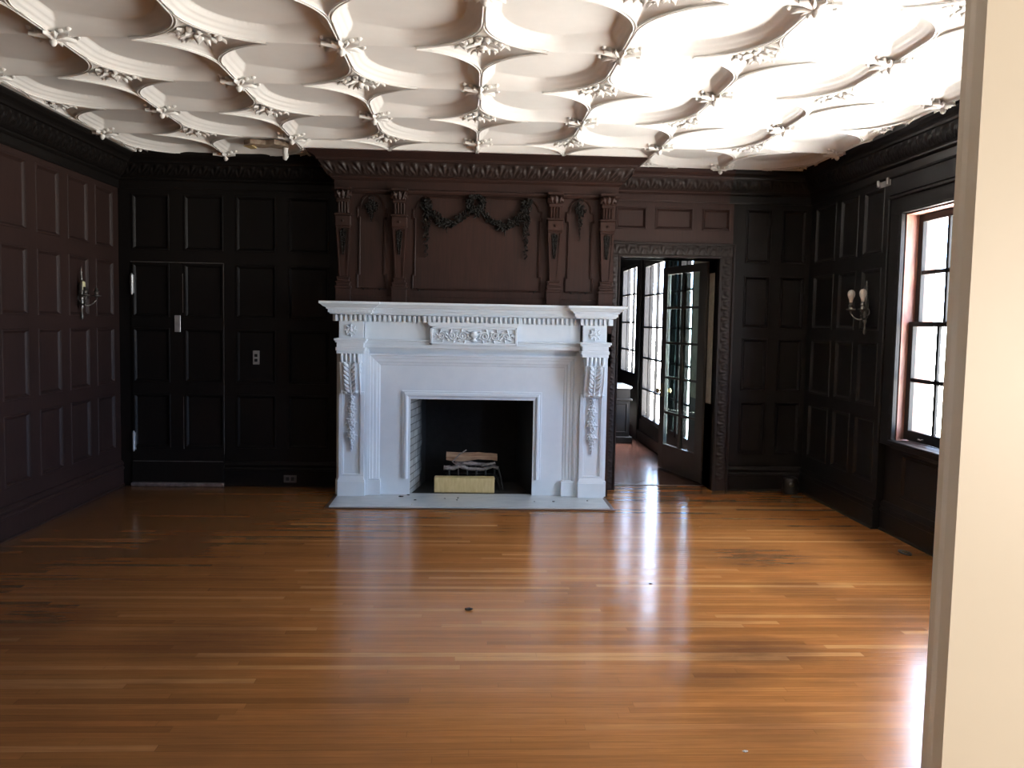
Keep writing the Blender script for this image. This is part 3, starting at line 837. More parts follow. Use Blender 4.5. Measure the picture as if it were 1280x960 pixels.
# surround field (face y=-.42) with opening
mb = MB()
OW, OH = .552, .892
YFc = -.42
mb.box(X(-.96), X(-OW), YFc, BY, .019, 1.33); mb.box(X(OW), X(.97), YFc, BY, .019, 1.33); mb.box(X(-OW), X(OW), YFc, BY, OH, 1.33)
mb.box(X(-.96), X(-.925), -.475, YFc, .019, 1.33); mb.box(X(.925), X(.97), -.475, YFc, .019, 1.33)
su = mb.build('surround', 'paint_white', fire)
def frame_mould(mb, w, z1, zb, steps, y):
    """stepped frame moulding up, across and down; steps (in, out-depth)"""
    path = [(X(-w), zb), (X(-w), z1), (X(w), z1), (X(w), zb)]
    rows = []
    for i, (px_, pz_) in enumerate(path):
        sx = 1 if px_ < fc else -1; sz = -1 if i in (1, 2) else 0
        rows.append([(px_+sx*a, y-h, pz_+(sz*a if sz else 0)) for a, h in steps])
    k = len(steps)
    mb.add([v for r in rows for v in r], [(i*k+j, i*k+j+1, (i+1)*k+j+1, (i+1)*k+j) for i in range(3) for j in range(k-1)])
    for r in (rows[0], rows[3]): mb.add(r, [tuple(range(k))])
mb = MB()
frame_mould(mb, .93, 1.292, .02, [(0, 0), (0, .045), (.018, .045), (.024, .034), (.045, .030), (.050, .022), (.075, .018), (.082, .01), (.10, .006), (.108, 0)], YFc)
mb.build('outer_frame', 'paint_white', fire)
for s in (-1, 1):
    mb = MB(); mb.box(X(s*.93), X(s*.812), YFc-.052, YFc, .02, .155, .003); mb.box(X(s*.93), X(s*.818), YFc-.047, YFc, .155, .165, .003)
    mb.build('frame_plinth', 'paint_white', fire)
mb = MB()
frame_mould(mb, .628, .962, .165, [(0, 0), (0, .012), (.008, .016), (.016, .014), (.022, .026), (.040, .030), (.052, .022), (.058, .012), (.076, .010), (.076, 0)], YFc)
mb.build('inner_frame', 'paint_white', fire)
# entablature centre
mb = MB()
mb.box(X(-.955), X(.955), -.490, BY, 1.41, 1.575)
mb.box(X(-.955), X(.955), -.525, BY, 1.345, 1.375, .003); mb.box(X(-.955), X(.955), -.512, BY, 1.375, 1.402, .003); mb.box(X(-.955), X(.955), -.535, BY, 1.402, 1.416, .004)
mb.box(X(-.955), X(.955), -.450, BY, 1.315, 1.35)
mb.build('frieze', 'paint_white', fire)
# tablet with scroll relief
mb = MB()
TX0, TX1, TZ0, TZ1 = -.333, .434, 1.375, 1.541; TY = -.552
mb.box(TX0, TX1, TY+.018, -.45, TZ0, 1.56)
mb.box(TX0-.0, TX1+.0, TY, TY+.03, TZ0, TZ0+.022, .004); mb.box(TX0, TX1, TY, TY+.03, TZ1-.022, TZ1, .004)
mb.box(TX0, TX0+.022, TY, TY+.03, TZ0, TZ1, .004); mb.box(TX1-.022, TX1, TY, TY+.03, TZ0, TZ1, .004)
mb.prism([(TX0, 1.541), (TX0-.03, 1.575), (TX1+.03, 1.575), (TX1, 1.541)], TY-.01, -.45)
tb = mb.build('tablet', 'paint_white', fire)
mb = MB(); ym = TY+.014; zc = (TZ0+TZ1)/2; xc = (TX0+TX1)/2
mb.lathe([(.012, -.05), (.03, -.04), (.02, -.03), (.014, -.02), (.034, 0), (.04, .018), (.03, .03), (.036, .036), (.01, .045)], (xc, ym, zc-.002), 'z', 12)
random.seed(9)
for s in (-1, 1):
    for k, cxk in enumerate((.095, .19, .285)):
        q = 1 if k % 2 == 0 else -1; R0 = .042-.004*k
        pts = []; rad = []
        for t in np.linspace(0, 1, 22):
            a = q*(PI*1.1-t*PI*3.2); rr = R0*(1-.75*t)
            pts.append((xc+s*(cxk+rr*math.cos(a)), ym-.006, zc+rr*math.sin(a))); rad.append(.0075*(1-.35*t))
        mb.tube(pts, rad, 6); mb.ball(pts[-1], .012, .01, .012, 7, 4)
        for a in np.linspace(0, 2*PI, 7)[:-1]:
            mb.leaf((xc+s*(cxk+R0*.9*math.cos(a)), ym, zc+R0*.9*math.sin(a)), (s*math.cos(a+.8), -.1, math.sin(a+.8)), (0, -1, 0), .036, .02, .3, 2, .005)
    mb.leaf((xc+s*.335, ym, zc), (s, 0, .2), (0, -1, 0), .028, .04, .2, 2, .005)
    for z in (-.035, .035): mb.leaf((xc+s*.02, ym, zc+z*.4), (s, 0, z*10), (0, -1, 0), .05, .026, .3, 2, .005)
mb.build('scroll_relief', 'paint_white', tb, smooth=True)
# dentil courses
def dentil_row(mb, x0, x1, yf, z0=1.571, z1=1.628, pitch=.0415, w=.022, dep=.022):
    n = max(1, round((x1-x0)/pitch)); st = (x1-x0)/n
    for k in range(n):
        c = x0+(k+.5)*st; mb.box(c-w/2, c+w/2, yf, yf+dep, z0, z1, .002)
mb = MB()
mb.box(X(-.97), X(.97), -.492, BY, 1.572, 1.632); mb.box(TX0-.07, TX1+.04, -.52, -.47, 1.574, 1.632)
dentil_row(mb, X(-.93), TX0-.075, -.532, dep=.045); dentil_row(mb, TX0-.07, TX1+.04, -.562, dep=.048); dentil_row(mb, TX1+.045, X(.93), -.532, dep=.045)
mb.build('dentil_course', 'paint_white', fire)
# centre shelf
shp = [(0, 1.630), (.035, 1.634), (.04, 1.645), (.05, 1.648), (.05, 1.672), (.062, 1.676), (.066, 1.688), (.09, 1.70), (.105, 1.715), (.118, 1.722), (.118, 1.742), (0, 1.744)]
mb = MB(); y0 = -.505
sweep(mb, [(X(-.97), y0), (X(.97), y0)], shp); mb.box(X(-.97), X(.97), y0, BY, 1.63, 1.744)
for k in range(72):
    c = X(-.93+k*.0258); mb.box(c-.006, c+.006, y0-.056, y0-.045, 1.652, 1.668)
mb.build('shelf', 'paint_white', fire)
# end blocks
def end_block(s):
    xa, xb = (X(-1.18), X(-.955)) if s < 0 else (X(.965), X(1.19))
    cx = (xa+xb)/2; yp = -.503
    mb = MB()
    # back layer and shaft with recessed panel
    ob = xa-.028 if s < 0 else xb+.028
    mb.box(min(xa, ob), max(xb, ob), YFc-.01, BY, .02, 1.345)
    mb.box(xa, xb, yp+.02, YFc, .15, 1.3)
    for (a, b) in ((xa, xa+.036), (xb-.036, xb)): mb.box(a, b, yp, yp+.03, .165, .95, .003)
    mb.box(xa+.03, xb-.03, yp, yp+.03, .165, .215, .003)
    for (a, b) in ((xa+.036, xa+.046), (xb-.046, xb-.036)): mb.box(a, b, yp+.008, yp+.03, .20, .95, .002)
    pil = mb.build('pilaster', 'paint_white', fire)
    # plinth
    mb = MB(); mb.box(xa-.008, xb+.008, yp-.018, YFc, .018, .15, .003)
    mb.hexa([(xa-.008, yp-.018, .15), (xb+.008, yp-.018, .15), (xb+.008, YFc, .15), (xa-.008, YFc, .15)], [(xa+.016, yp+.004, .205), (xb-.016, yp+.004, .205), (xb-.016, YFc, .205), (xa+.016, YFc, .205)])
    if s < 0: mb.box(ob-.006, xa, YFc-.03, BY, .018, .16, .003)
    else: mb.box(xb, ob+.006, YFc-.03, BY, .018, .16, .003)
    mb.build('plinth', 'paint_white', pil)
    # scrolled bracket: fluted top, acanthus face
    mb = MB()
    prof = []
    for t in np.linspace(0, 1, 15):
        z = 1.205-.275*t; d = .105*(1-t)**.8+.018+.022*math.sin(PI*min(1, t*1.15))*.6+(.012 if t > .9 else 0); prof.append((yp-d, z))
    body = [(yp+.02, 1.205)]+prof+[(yp+.02, prof[-1][1])]
    w = .083
    mb.prism(body, cx-w, cx+w, 'x')
    for ss in (-1, 1):  # side volutes
        mb.tube([(cx+ss*(w+.002), yp-.02-.045*(1-t)*math.cos(t*9)*.8-.02, 1.165-.05*t+.03*math.sin(t*9)*(1-t)) for t in np.linspace(0, 1, 18)], .006, 5)
        mb.tube([(cx+ss*(w-.002), p[0], p[1]) for p in prof], .007, 6)
    mb.box(cx-.094, cx+.094, yp-.125, YFc, 1.205, 1.215, .003)
    mb.box(cx-.088, cx+.088, yp-.095, YFc, 1.215, 1.29)
    for k in range(5):
        xx = cx-.072+k*.036
        mb.tube([(xx, yp-.10-.016*math.sin(PI*.5*t), 1.205+.085*t) for t in (0, .25, .5, .75, 1)], [.009, .012, .0135, .0135, .012], 8)
    br = mb.build('bracket', 'paint_white', pil, smooth=True, auto=35)
    mb = MB()
    def surf(t):
        i = min(13, int(t*14)); q = t*14-i; return (prof[i][0]*(1-q)+prof[i+1][0]*q, prof[i][1]*(1-q)+prof[i+1][1]*q)
    for k in range(7):
        t = .97-k*.135; yy, zz = surf(max(0.02, t)); yy2, zz2 = surf(max(0, t-.12))
        d = Vector((0, yy2-yy, zz2-zz)).normalized()
        for ss in (-1, 1):
            mb.leaf((cx+ss*.006, yy-.004, zz), (ss*1.0, d[1]*1.2-.15, d[2]*1.2), (0, -1, .25), .078, .04, .35, 3, .007)
    mb.tube([(cx, surf(t)[0]-.008, surf(t)[1]) for t in np.linspace(.0, 1, 12)], [.006+.004*t for t in np.linspace(0, 1, 12)], 6)
    for ss in (-1, 1): mb.ball((cx+ss*.045, surf(.95)[0]-.006, surf(.95)[1]+.004), .018, .014, .014, 8, 5, .2)
    mb.build('acanthus_leaf', 'paint_white', br, smooth=True)
    # hanging fruit and flower garland
    random.seed(30+s); mb = MB(); z = .925; k = 0
    yb = yp+.016
    mb.tube([(cx+.004*math.sin(z*30), yb-.012, z) for z in np.linspace(.93, .42, 20)], .006, 5)
    for (zc, R) in ((.90, .030), (.845, .024), (.795, .036), (.735, .026), (.68, .040), (.61, .024), (.565, .038), (.515, .022), (.48, .015), (.45, .010), (.425, .007)):
        n = 6 if R > .03 else 4
        for q in range(n):
            a = 2*PI*q/n+zc*9
            mb.ball((cx+R*.55*math.cos(a), yb-.016-R*.25, zc+R*.5*math.sin(a)), R*.46, R*.42, R*.46, 8, 5, .15)
            mb.leaf((cx+R*.3*math.cos(a), yb-.006, zc+R*.3*math.sin(a)), (math.cos(a+.4), -.2, math.sin(a+.4)-.4), (0, -1, 0), R*1.25, R*.75, .3, 2, .004)
        mb.ball((cx, yb-.02-R*.5, zc), R*.4, R*.36, R*.4, 8, 5, .1)
    mb.build('garland', 'paint_white', pil, smooth=True)
    # cap mouldings
    mb = MB()
    def blk(z0, z1, o, bev=.003): mb.box(xa-o, xb+o, yp-.105-o*.3 if z0 < 1.42 else -.535-o, BY, z0, z1, bev)
    blk(1.288, 1.315, .006); blk(1.315, 1.345, .014); blk(1.345, 1.385, .004); blk(1.385, 1.40, .018); blk(1.40, 1.422, .030, .005)
    mb.build('cap_moulding', 'paint_white', pil)
    # frieze block with rosette
    mb = MB(); yb2 = -.545
    mb.box(xa+.006, xb-.006, yb2, BY, 1.42, 1.575, .002)
    fb = mb.build('frieze_block', 'paint_white', fire)
    mb = MB(); zr = 1.492
    for k in range(8):
        a = 2*PI*k/8; mb.leaf((cx, yb2-.002, zr), (math.cos(a), -.05, math.sin(a)), (0, -1, 0), .058, .036, .25, 2, .006)
    for k in range(3):
        a0 = 2*PI*k/3
        mb.tube([(cx+.012*t*math.cos(a0+t), yb2-.010, zr+.012*t*math.sin(a0+t)) for t in np.linspace(.6, 4.2, 12)], [.009-.0004*j for j in range(12)], 6)
    mb.ball((cx, yb2-.012, zr), .016, .014, .016, 8, 5)
    mb.build('rosette', 'paint_white', fb, smooth=True)
    # dentils + shelf end that breaks forward
    mb = MB(); yd = -.575
    mb.box(xa-.008, xb+.008, yd+.028, BY, 1.572, 1.632)
    dentil_row(mb, xa-.03, xb+.03, yd-.012, pitch=.0415, dep=.045)
    xo = xa-.03 if s < 0 else xb+.03
    for k in range(4):
        yy = yd+.03+k*.042; mb.box(xo-.018, xo+.018, yy, yy+.022, 1.571, 1.628, .002)
    mb.build('dentil_course', 'paint_white', fire)
    mb = MB()
    path = [(xa-.028, BY+.0), (xa-.028, yd), (xb+.028, yd), (xb+.028, BY)]
    pr2 = [(d, z) for d, z in shp]
    sweep(mb, path, pr2); mb.box(xa-.028, xb+.028, yd, BY, 1.631, 1.743)
    for k in range(11):
        c = xa-.045+k*(xb-xa+.09)/10; mb.box(c-.006, c+.006, yd-.056, yd-.045, 1.652, 1.668)
    mb.build('shelf_end', 'paint_white', fire)
end_block(-1); end_block(1)
# firebox
mb = MB()
xl, xr = X(-OW), X(OW)
mb.hexa([(xl-.12, BY-.055, .0), (xl, BY-.055, .0), (xl+.12, .33, .0), (xl-.12, .33, .0)], [(xl-.12, BY-.055, .95), (xl, BY-.055, .95), (xl+.12, .33, .95), (xl-.12, .33, .95)])
fbx = struct(mb.build('firebox_side', 'brick', chb))
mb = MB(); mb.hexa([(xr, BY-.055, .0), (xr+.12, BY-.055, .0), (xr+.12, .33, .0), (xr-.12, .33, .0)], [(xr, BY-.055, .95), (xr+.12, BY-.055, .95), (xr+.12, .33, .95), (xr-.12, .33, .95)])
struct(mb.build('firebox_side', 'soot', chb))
mb = MB(); mb.box(xl, xr, .25, .36, 0, 1.2); mb.box(xl-.1, xr+.1, BY-.05, .36, .93, 1.0)
struct(mb.build('sooty_back', 'soot', chb))
mb = MB(); mb.box(xl, xr, -.37, .33, .0, .016)
struct(mb.build('firebox_floor', 'soot', chb))
# hearth slab
mb = MB(); mb.prism([(-1.148, -.943), (1.232, -.943), (1.232, -.36), (-1.148, -.36)], 0.001, .018, 'z')
he = mb.build('hearth_slab', 'marble', fire)
mb = MB(); mb.box(-1.185, 1.27, -.975, -.943, .001, .010, .002); mb.box(-1.185, -1.148, -.943, -.36, .001, .010, .002); mb.box(1.232, 1.27, -.943, -.36, .001, .010, .002)
mb.build('hearth_border', 'border_wood', he)

# things in the firebox
mb = MB(); mb.box(-.291, .262, -.335, -.215, .018, .158, .006)
tag(mb.build('yellow_block', 'yellow'), 'pale yellow rectangular block lying across the front of the firebox', 'block')
gr = empty('fire_grate', (.04, -.08, .018)); tag(gr, 'black iron fire grate standing behind the yellow block', 'grate')
mb = MB()
for k in range(6):
    x = -.16+k*.085; mb.tube([(x, -.19, .21), (x, -.175, .135), (x, -.05, .12), (x, .10, .13), (x, .12, .2)], .008, 6)
mb.tube([(-.2, -.14, .128), (.31, -.14, .128)], .009, 6); mb.tube([(-.2, .06, .128), (.31, .06, .128)], .009, 6)
mb.build('grate_bars', 'iron', gr, smooth=True)
for (x, y) in ((-.17, -.15), (.28, -.15), (-.17, .08), (.28, .08)):
    mb = MB(); sx = .05 if x > .1 else -.04
    mb.tube([(x, y, .13), (x+sx*.5, y-.02, .08), (x+sx, y-.04, .02)], [.010, .009, .012], 6); mb.build('leg', 'iron', gr, smooth=True)
def stick(pts, r, name, mat, label, cat='branch'):
    random.seed(len(label)); mb = MB(); m = len(pts); P = []
    for i in range(m-1):
        for t in (0, .25, .5, .75): 
            a, b = Vector(pts[i]), Vector(pts[i+1]); P.append(a.lerp(b, t))
    P.append(Vector(pts[-1]))
    rr = [r*(1-.3*i/len(P))*(1+random.uniform(-.15, .15)) for i in range(len(P))]
    mb.tube(P, rr, 9); o = mb.build(name, mat, smooth=True); tag(o, label, cat); return o
stick([(-.21, -.165, .222), (-.13, -.16, .218), (-.06, -.15, .237), (.02, -.15, .212), (.16, -.15, .208), (.25, -.155, .238), (.30, -.16, .222)], .021, 'branch', 'bark', 'lowest knobbly grey branch lying across the front of the grate')
stick([(-.10, -.10, .245), (-.02, -.115, .262), (.07, -.11, .255), (.20, -.09, .235)], .026, 'branch', 'bark', 'thick grey branch directly under the split log')
stick([(.14, -.17, .245), (.20, -.19, .262), (.27, -.19, .275)], .014, 'branch', 'bark', 'short dark branch end poking up right of the thick branch')
stick([(-.08, -.19, .245), (-.13, -.172, .28), (-.06, -.168, .355), (.0, -.165, .392)], .006, 'twig', 'bark', 'thin bent twig leaning over the left end of the split log', 'twig')
mb = MB()
for_l = [(-.145, .0), (-.15, .04), (-.11, .075), (-.055, .066), (-.05, .0)]
n = 9; vs = []; random.seed(2)
for i in range(n):
    t = i/(n-1); x = -.188+.478*t
    for (yy, zz) in for_l: vs.append((x, yy+random.uniform(-.003, .003), .288+zz*(1-.1*t)+random.uniform(-.004, .004)-.004*math.sin(t*7)+(.006 if t > .6 and zz == 0 else 0)))
mb.add(vs, [(i*5+k, i*5+(k+1) % 5, (i+1)*5+(k+1) % 5, (i+1)*5+k) for i in range(n-1) for k in range(5)]+[(4, 3, 2, 1, 0), tuple(range((n-1)*5, n*5))])
tag(mb.build('split_log', 'logwood'), 'pale split log on top of the pile in the fireplace', 'log')
tag(stick([(.30, -.19, .225), (.325, -.20, .14), (.345, -.22, .03)], .007, 'poker_rod', 'iron', 'x'), 'thin rod leaning beside the right end of the grate', 'rod')

# chips and crumbs
def chip(x, y, z, s, mat, label, cat='crumb'):
    random.seed(int(abs(x*1000)+abs(y*777))); mb = MB()
    mb.ball((x, y, z+s*.28), s, s*.55, s*.28, 7, 4, .5)
    return tag(mb.build('crumb', mat), label, cat, None, 'thing')
for (x, y, s, lb) in ((-.578, -.537, .022, 'dark chip on the hearth beside the left foot of the firebox frame'), (-.519, -.455, .016, 'dark crumb at the left corner of the firebox opening'),
                (-.442, -.672, .014, 'dark crumb on the hearth left of the yellow block'), (-.186, -.592, .008, 'leftmost of the three tiny crumbs before the yellow block'), (-.078, -.657, .010, 'frontmost of the three tiny crumbs before the yellow block'),
                (-.07, -.56, .010, 'rearmost of the three tiny crumbs before the yellow block'), (.602, -.699, .009, 'small dark crumb on the hearth below the right firebox edge'), (.772, -.692, .013, 'dark crumb on the hearth left of the right plinth'),
                (1.076, -.646, .009, 'tiny dark crumb on the hearth before the right plinth')):
    chip(x, y, .018, s, 'debris', lb)
chip(.027, -3.535, 0, .028, 'debris', 'small black chip alone in the middle of the wooden floor')
chip(1.14, -3.039, 0, .012, 'debris', 'tiny dark speck on the floor in front of the doorway')
chip(1.06, -5.131, 0, .012, 'debris_w', 'tiny white crumb on the floor near the white door frame')
chip(-.46, -.85, .018, .010, 'debris_w', 'tiny white crumb on the front edge of the hearth')

# ------------------------------------------------------------------ jib door in the back wall
d1 = empty('door_1', (-3.12, 0, 0)); d1['kind'] = 'structure'
mb = MB(); fD = mapper('back', -.006)
pn = [(c[0], c[1], *r) for c in cols[:2] for r in ROWS[:3]]
panel_wall(mb, fD, -3.112, -2.27, .038, 2.08, pn, [])
mb.box(-3.112, -2.27, .02, .04, .038, 2.08)
for x in (-3.112, -2.27): mb.add([(x, -.006, .038), (x, .04, .038), (x, .04, 2.08), (x, -.006, 2.08)], [(0, 1, 2, 3)])
mb.add([(-3.112, -.006, 2.08), (-2.27, -.006, 2.08), (-2.27, .04, 2.08), (-3.112, .04, 2.08)], [(0, 1, 2, 3)])
mb.box(-3.112, -2.27, -.022, -.006, .038, .232, .003)
mb.build('door_panel', 'wood_back', d1)
mb = MB(); mb.box(-3.112, -2.27, -.0095, -.002, 2.078, 2.0835); mb.box(-2.271, -2.267, -.0095, -.002, .3, 2.08); mb.box(-2.642, -2.638, -.009, -.002, 1.62, 1.98); mb.box(-2.642, -2.638, -.009, -.002, .35, .84)
mb.box(-3.10, -2.28, -.024, -.018, .232, .236)
mb.build('worn_edge', 'wood_worn', d1)
for z0, z1 in ((1.783, 1.968), (.329, .511)):
    mb = MB(); mb.tube([(-3.098, -.018, z0+.01), (-3.098, -.018, z1-.01)], .013, 10); mb.ball((-3.098, -.018, z1-.006), .011, .011, .014, 8, 5); mb.ball((-3.098, -.018, z0+.006), .011, .011, .014, 8, 5)
    mb.box(-3.092, -3.078, -.012, -.007, z0+.01, z1-.01)
    mb.build('hinge', 'silver', d1, smooth=True, auto=40)
mb = MB(); mb.box(-2.717, -2.662, -.0135, -.006, 1.441, 1.595, .003)
mb.build('push_plate', 'silver', d1)
mb = MB(); mb.box(-3.115, -2.265, -.055, .02, 0, .034, .006); o = struct(mb.build('trim_6', 'dust'))
mb = MB(); mb.box(-3.25, -2.2, .041, .06, 0, 2.2)
mb.build('door_back', 'wood_back', d1)

# switch, outlet
sw = empty('light_switch', (-1.972, 0, 1.215)); tag(sw, 'small steel light switch plate with dark toggles right of the hidden door', 'light switch')
mb = MB(); mb.box(-2.004, -1.942, -.007, 0, 1.15, 1.28, .003); mb.build('switch_plate', 'silver', sw)
for z in (1.235, 1.19):
    mb = MB(); mb.box(-1.988, -1.96, -.016, -.006, z-.014, z+.014, .004); mb.build('toggle', 'black', sw)
ou = empty('power_outlet', (-1.655, -.022, .078)); tag(ou, 'dark metal power outlet in the baseboard left of the fireplace', 'outlet')
mb = MB(); mb.box(-1.715, -1.595, -.030, -.022, .043, .113, .003); mb.build('outlet_plate', 'wood_worn', ou)
for x in (-1.678, -1.632):
    mb = MB(); mb.box(x-.015, x+.015, -.034, -.028, .06, .096, .003); mb.build('socket', 'black', ou)

# ------------------------------------------------------------------ doorway casing + french door
mb = MB()
def casing_profile(o): return [(0, 0), (0, .035), (.018, .04), (.024, .03), (.125, .03), (.13, .045), (.15, .045), (.15, 0)]
# left, top, right members (inner edge at opening)
CW = .15; CL = OPX0-.07
mb.box(BX1+.002, OPX0, -.038, 0, 0, OPZ+.15, .003); mb.box(OPX1, OPX1+CW, -.038, 0, 0, OPZ+.14, .003); mb.box(OPX0, OPX1, -.038, 0, OPZ, OPZ+.14, .003)
for a, b in ((OPX0-.018, OPX0), (OPX1, OPX1+.022), (OPX1+CW-.02, OPX1+CW)): mb.box(a, b, -.052, -.036, 0, OPZ+(.0 if a < OPX1+.05 else .14), .004)
mb.box(OPX0-.018, OPX1+.022, -.052, -.036, OPZ, OPZ+.02, .004); mb.box(BX1+.002, OPX1+CW, -.052, -.036, OPZ+.12, OPZ+.14, .004)
# jambs / head through the wall
mb.box(OPX0-.02, OPX0, -.036, .31, 0, OPZ); mb.box(OPX1, OPX1+.02, -.036, .31, 0, OPZ); mb.box(OPX0-.02, OPX1+.02, -.036, .31, OPZ, OPZ+.02)
cs = struct(mb.build('trim_7', 'wood_casing'))
mb = MB()
carved(mb, [(OPX0-.02, -.040, 0), (OPX0-.02, -.040, OPZ)], [(BX1+.004, -.040, 0), (BX1+.004, -.040, OPZ)], .10, .012, 12, .008)
carved(mb, [(OPX0-.1, -.040, OPZ+.022), (OPX1+.12, -.040, OPZ+.022)], [(OPX0-.1, -.040, OPZ+.118), (OPX1+.12, -.040, OPZ+.118)], .11, .012, 12, .008)
carved(mb, [(OPX1+.125, -.040, 0.1), (OPX1+.125, -.040, OPZ+.02)], [(OPX1+.026, -.040, 0.1), (OPX1+.026, -.040, OPZ+.02)], .10, .012, 12, .008)
o = mb.build('carved_casing_band', 'wood_casing', cs, smooth=True); o['kind'] = 'structure'
mb = MB(); mb.box(OPX0+.0005, OPX0+.03, .262, .305, .83, 2.12, .002); mb.box(OPX1-.003, OPX1+.001, .10, .27, .83, 2.10)
o = mb.build('cream_strip', 'cream_strip', cs); o['kind'] = 'structure'; o['label'] = 'bare cream strips on the far edges of the door jambs'
# door leaf (local: along +x from hinge, thickness y)
H = Vector((2.368, .315, 0)); F = Vector((2.151, 1.303, 0)); ang = math.atan2(F.y-H.y, F.x-H.x)
d2 = empty('door_2', (0, 0, 0)); d2['kind'] = 'structure'
LW = 1.012; ST = .118
mb = MB(); t = .022
mb.box(0, ST+.04, -t, t, .012, 2.215, .003); mb.box(LW-ST, LW, -t, t, .012, 2.215, .003)
mb.box(ST, LW-ST, -t, t, 2.135, 2.215, .002); mb.box(ST, LW-ST, -t, t, .012, .285, .002); 
gx0, gx1 = ST+.04, LW-ST; gm = (gx0+gx1)/2
mb.box(gm-.026, gm+.026, -t*.8, t*.8, .28, 2.14, .004)
for z in (1.775, 1.397, 1.02, .635): mb.box(gx0, gx1, -t*.8, t*.8, z-.013, z+.013, .004)
mb.build('door_frame', 'wood_door', d2)
for z0, z1 in ((.635, 1.02), (1.02, 1.397), (1.397, 1.775), (1.775, 2.135), (.285, .635)):
    for a, b in ((gx0, gm-.026), (gm+.026, gx1)):
        mb = MB(); mb.box(a, b, -.003, .003, z0+.011, z1-.011); mb.build('glass_pane', 'glass_door', d2)
mb = MB()
for s in (-1, 1):
    mb.lathe([(.022, 0), (.022, .006), (.009, .008), (.009, .03), (.024, .036), (.029, .048), (.024, .060), (.004, .066)] if s > 0 else [(.022, 0), (.022, -.006), (.009, -.008), (.009, -.03), (.024, -.036), (.029, -.048), (.024, -.060), (.004, -.066)], (LW-.055, -s*t if s > 0 else t, .868), 'y', 14)
mb.box(LW-.075, LW-.035, -t-.004, t+.004, .80, .95, .002)
o = mb.build('door_knob', 'brass', d2, smooth=True, auto=40)
for z in (.36, 1.1, 1.95):
    mb = MB(); mb.tube([(-.006, -.026, z-.05), (-.006, -.026, z+.05)], .009, 8); mb.box(-.004, .03, -.026, -.022, z-.05, z+.05)
    mb.build('hinge', 'pewter', d2)
d2.location = H; d2.rotation_euler = (0, 0, ang)

# ------------------------------------------------------------------ porch beyond the doorway
PX = 2.38
mb = MB()
PW = [(-.0, 0), ]
bays = [(.98, 1.60, .30, 2.42), (2.36, 3.60, .30, 2.42), (4.08, 5.30, .84, 2.46), (1.66, 2.26, .30, 2.42)]
ys = sorted([.3, 7.4]+[v for b_ in bays for v in b_[:2]])

for i in range(0, len(ys), 2): mb.box(PX, PX+.14, ys[i], ys[i+1], 0, 2.9)
for a, b, z0, z1 in bays: mb.box(PX, PX+.14, a, b, 0, z0); mb.box(PX, PX+.14, a, b, z1, 2.9)
mb.box(PX-.03, PX, 3.68, 3.98, 0, 2.8, .01); 
mb.box(PX-.025, PX, .3, 7.4, 0, .14, .004)
struct(mb.build('wall_porch_right', 'frame_room'))
mb = MB(); mb.box(PX-.004, PX-.0005, .32, .92, .83, 2.6)
o = struct(mb.build('trim_8', 'cream_strip'))
mb = MB(); mb.box(-2.2, PX+.14, 7.4, 7.5, 0, 2.9); mb.box(-2.3, -2.2, .3, 7.5, 0, 2.9)
mb.box(-2.2, OPX0-.02, .301, .31, 0, 2.9); mb.box(OPX1+.02, PX+.14, .301, .31, 0, 2.9); mb.box(OPX0-.02, OPX1+.02, .301, .31, OPZ+.02, 2.9)
struct(mb.build('wall_porch_far', 'frame_room'))
mb = MB(); mb.box(-2.3, PX+.2, .3, 7.5, 2.8, 2.92); 
for k in range(7): mb.box(-2.2, PX, .8+k*.95, .92+k*.95, 2.7, 2.8)
struct(mb.build('ceiling_porch', 'frame_room'))
def porch_window(i, a, b, z0, z1, cols_, rows_, gl='glass'):
    w = empty(f'window_{i}', (PX, (a+b)/2, z0)); w['kind'] = 'structure'
    mb = MB(); x0, x1 = PX+.01, PX+.055
    mb.box(x0, x1, a, a+.05, z0, z1); mb.box(x0, x1, b-.05, b, z0, z1); mb.box(x0, x1, a, b, z1-.05, z1); mb.box(x0, x1, a, b, z0, z0+.05)
    for y in cols_: mb.box(x0, x1-.01, y-.02, y+.02, z0, z1)
    for z in rows_: mb.box(x0, x1-.01, a, b, z-.012, z+.012)
    mb.build('window_frame', 'frame_room', w)
    mb = MB(); mb.box(PX+.03, PX+.034, a+.04, b-.04, z0+.04, z1-.04); mb.build('glass_pane', gl, w)
porch_window(4, *bays[0], [1.29], [1.98, 1.555, 1.14, .72])
porch_window(7, *bays[3], [1.96], [1.98, 1.555, 1.14, .72], 'glass_teal')
porch_window(5, *bays[1], [3.22, 2.81], [1.98, 1.555, 1.14, .72])
porch_window(6, *bays[2], [4.42, 4.85], [2.03, 1.62, 1.215])
# cabinet
cb = empty('cabinet', (1.7, 3.6, 0)); tag(cb, 'dark panelled cabinet with a pale marble top beyond the open french door', 'cabinet')
mb = MB(); cx0, cx1, cy0, cy1 = 1.15, 2.17, 3.26, 3.95
mb.box(cx0, cx1, cy0, cy1, .08, .735); mb.box(cx0-.0, cx1+.04, cy0-.03, cy1, 0, .09, .01); mb.box(cx0, cx1+.03, cy0-.025, cy1, .57, .60, .008)
mb.build('body', 'wood_back', cb)
mb = MB(); mb.box(cx0-.02, cx1+.02, cy0-.03, cy1, .735, .765, .006); mb.build('marble_top', 'marble', cb)
for k in range(2):
    mb = MB(); a = cx0+.04+k*.49; f = mapper('back', cy0-.004); panel_rings(mb, f, (a, a+.46, .14, .54), False, .01)
    o = mb.build('door', 'wood_back', cb)
    mb = MB(); mb.lathe([(.004, 0), (.008, .012), (.013, .02), (.010, .03), (.002, .032)], (a+(.42 if k == 0 else .04), cy0-.006, .36), 'y', 8); mb.build('knob', 'brass', o, smooth=True)

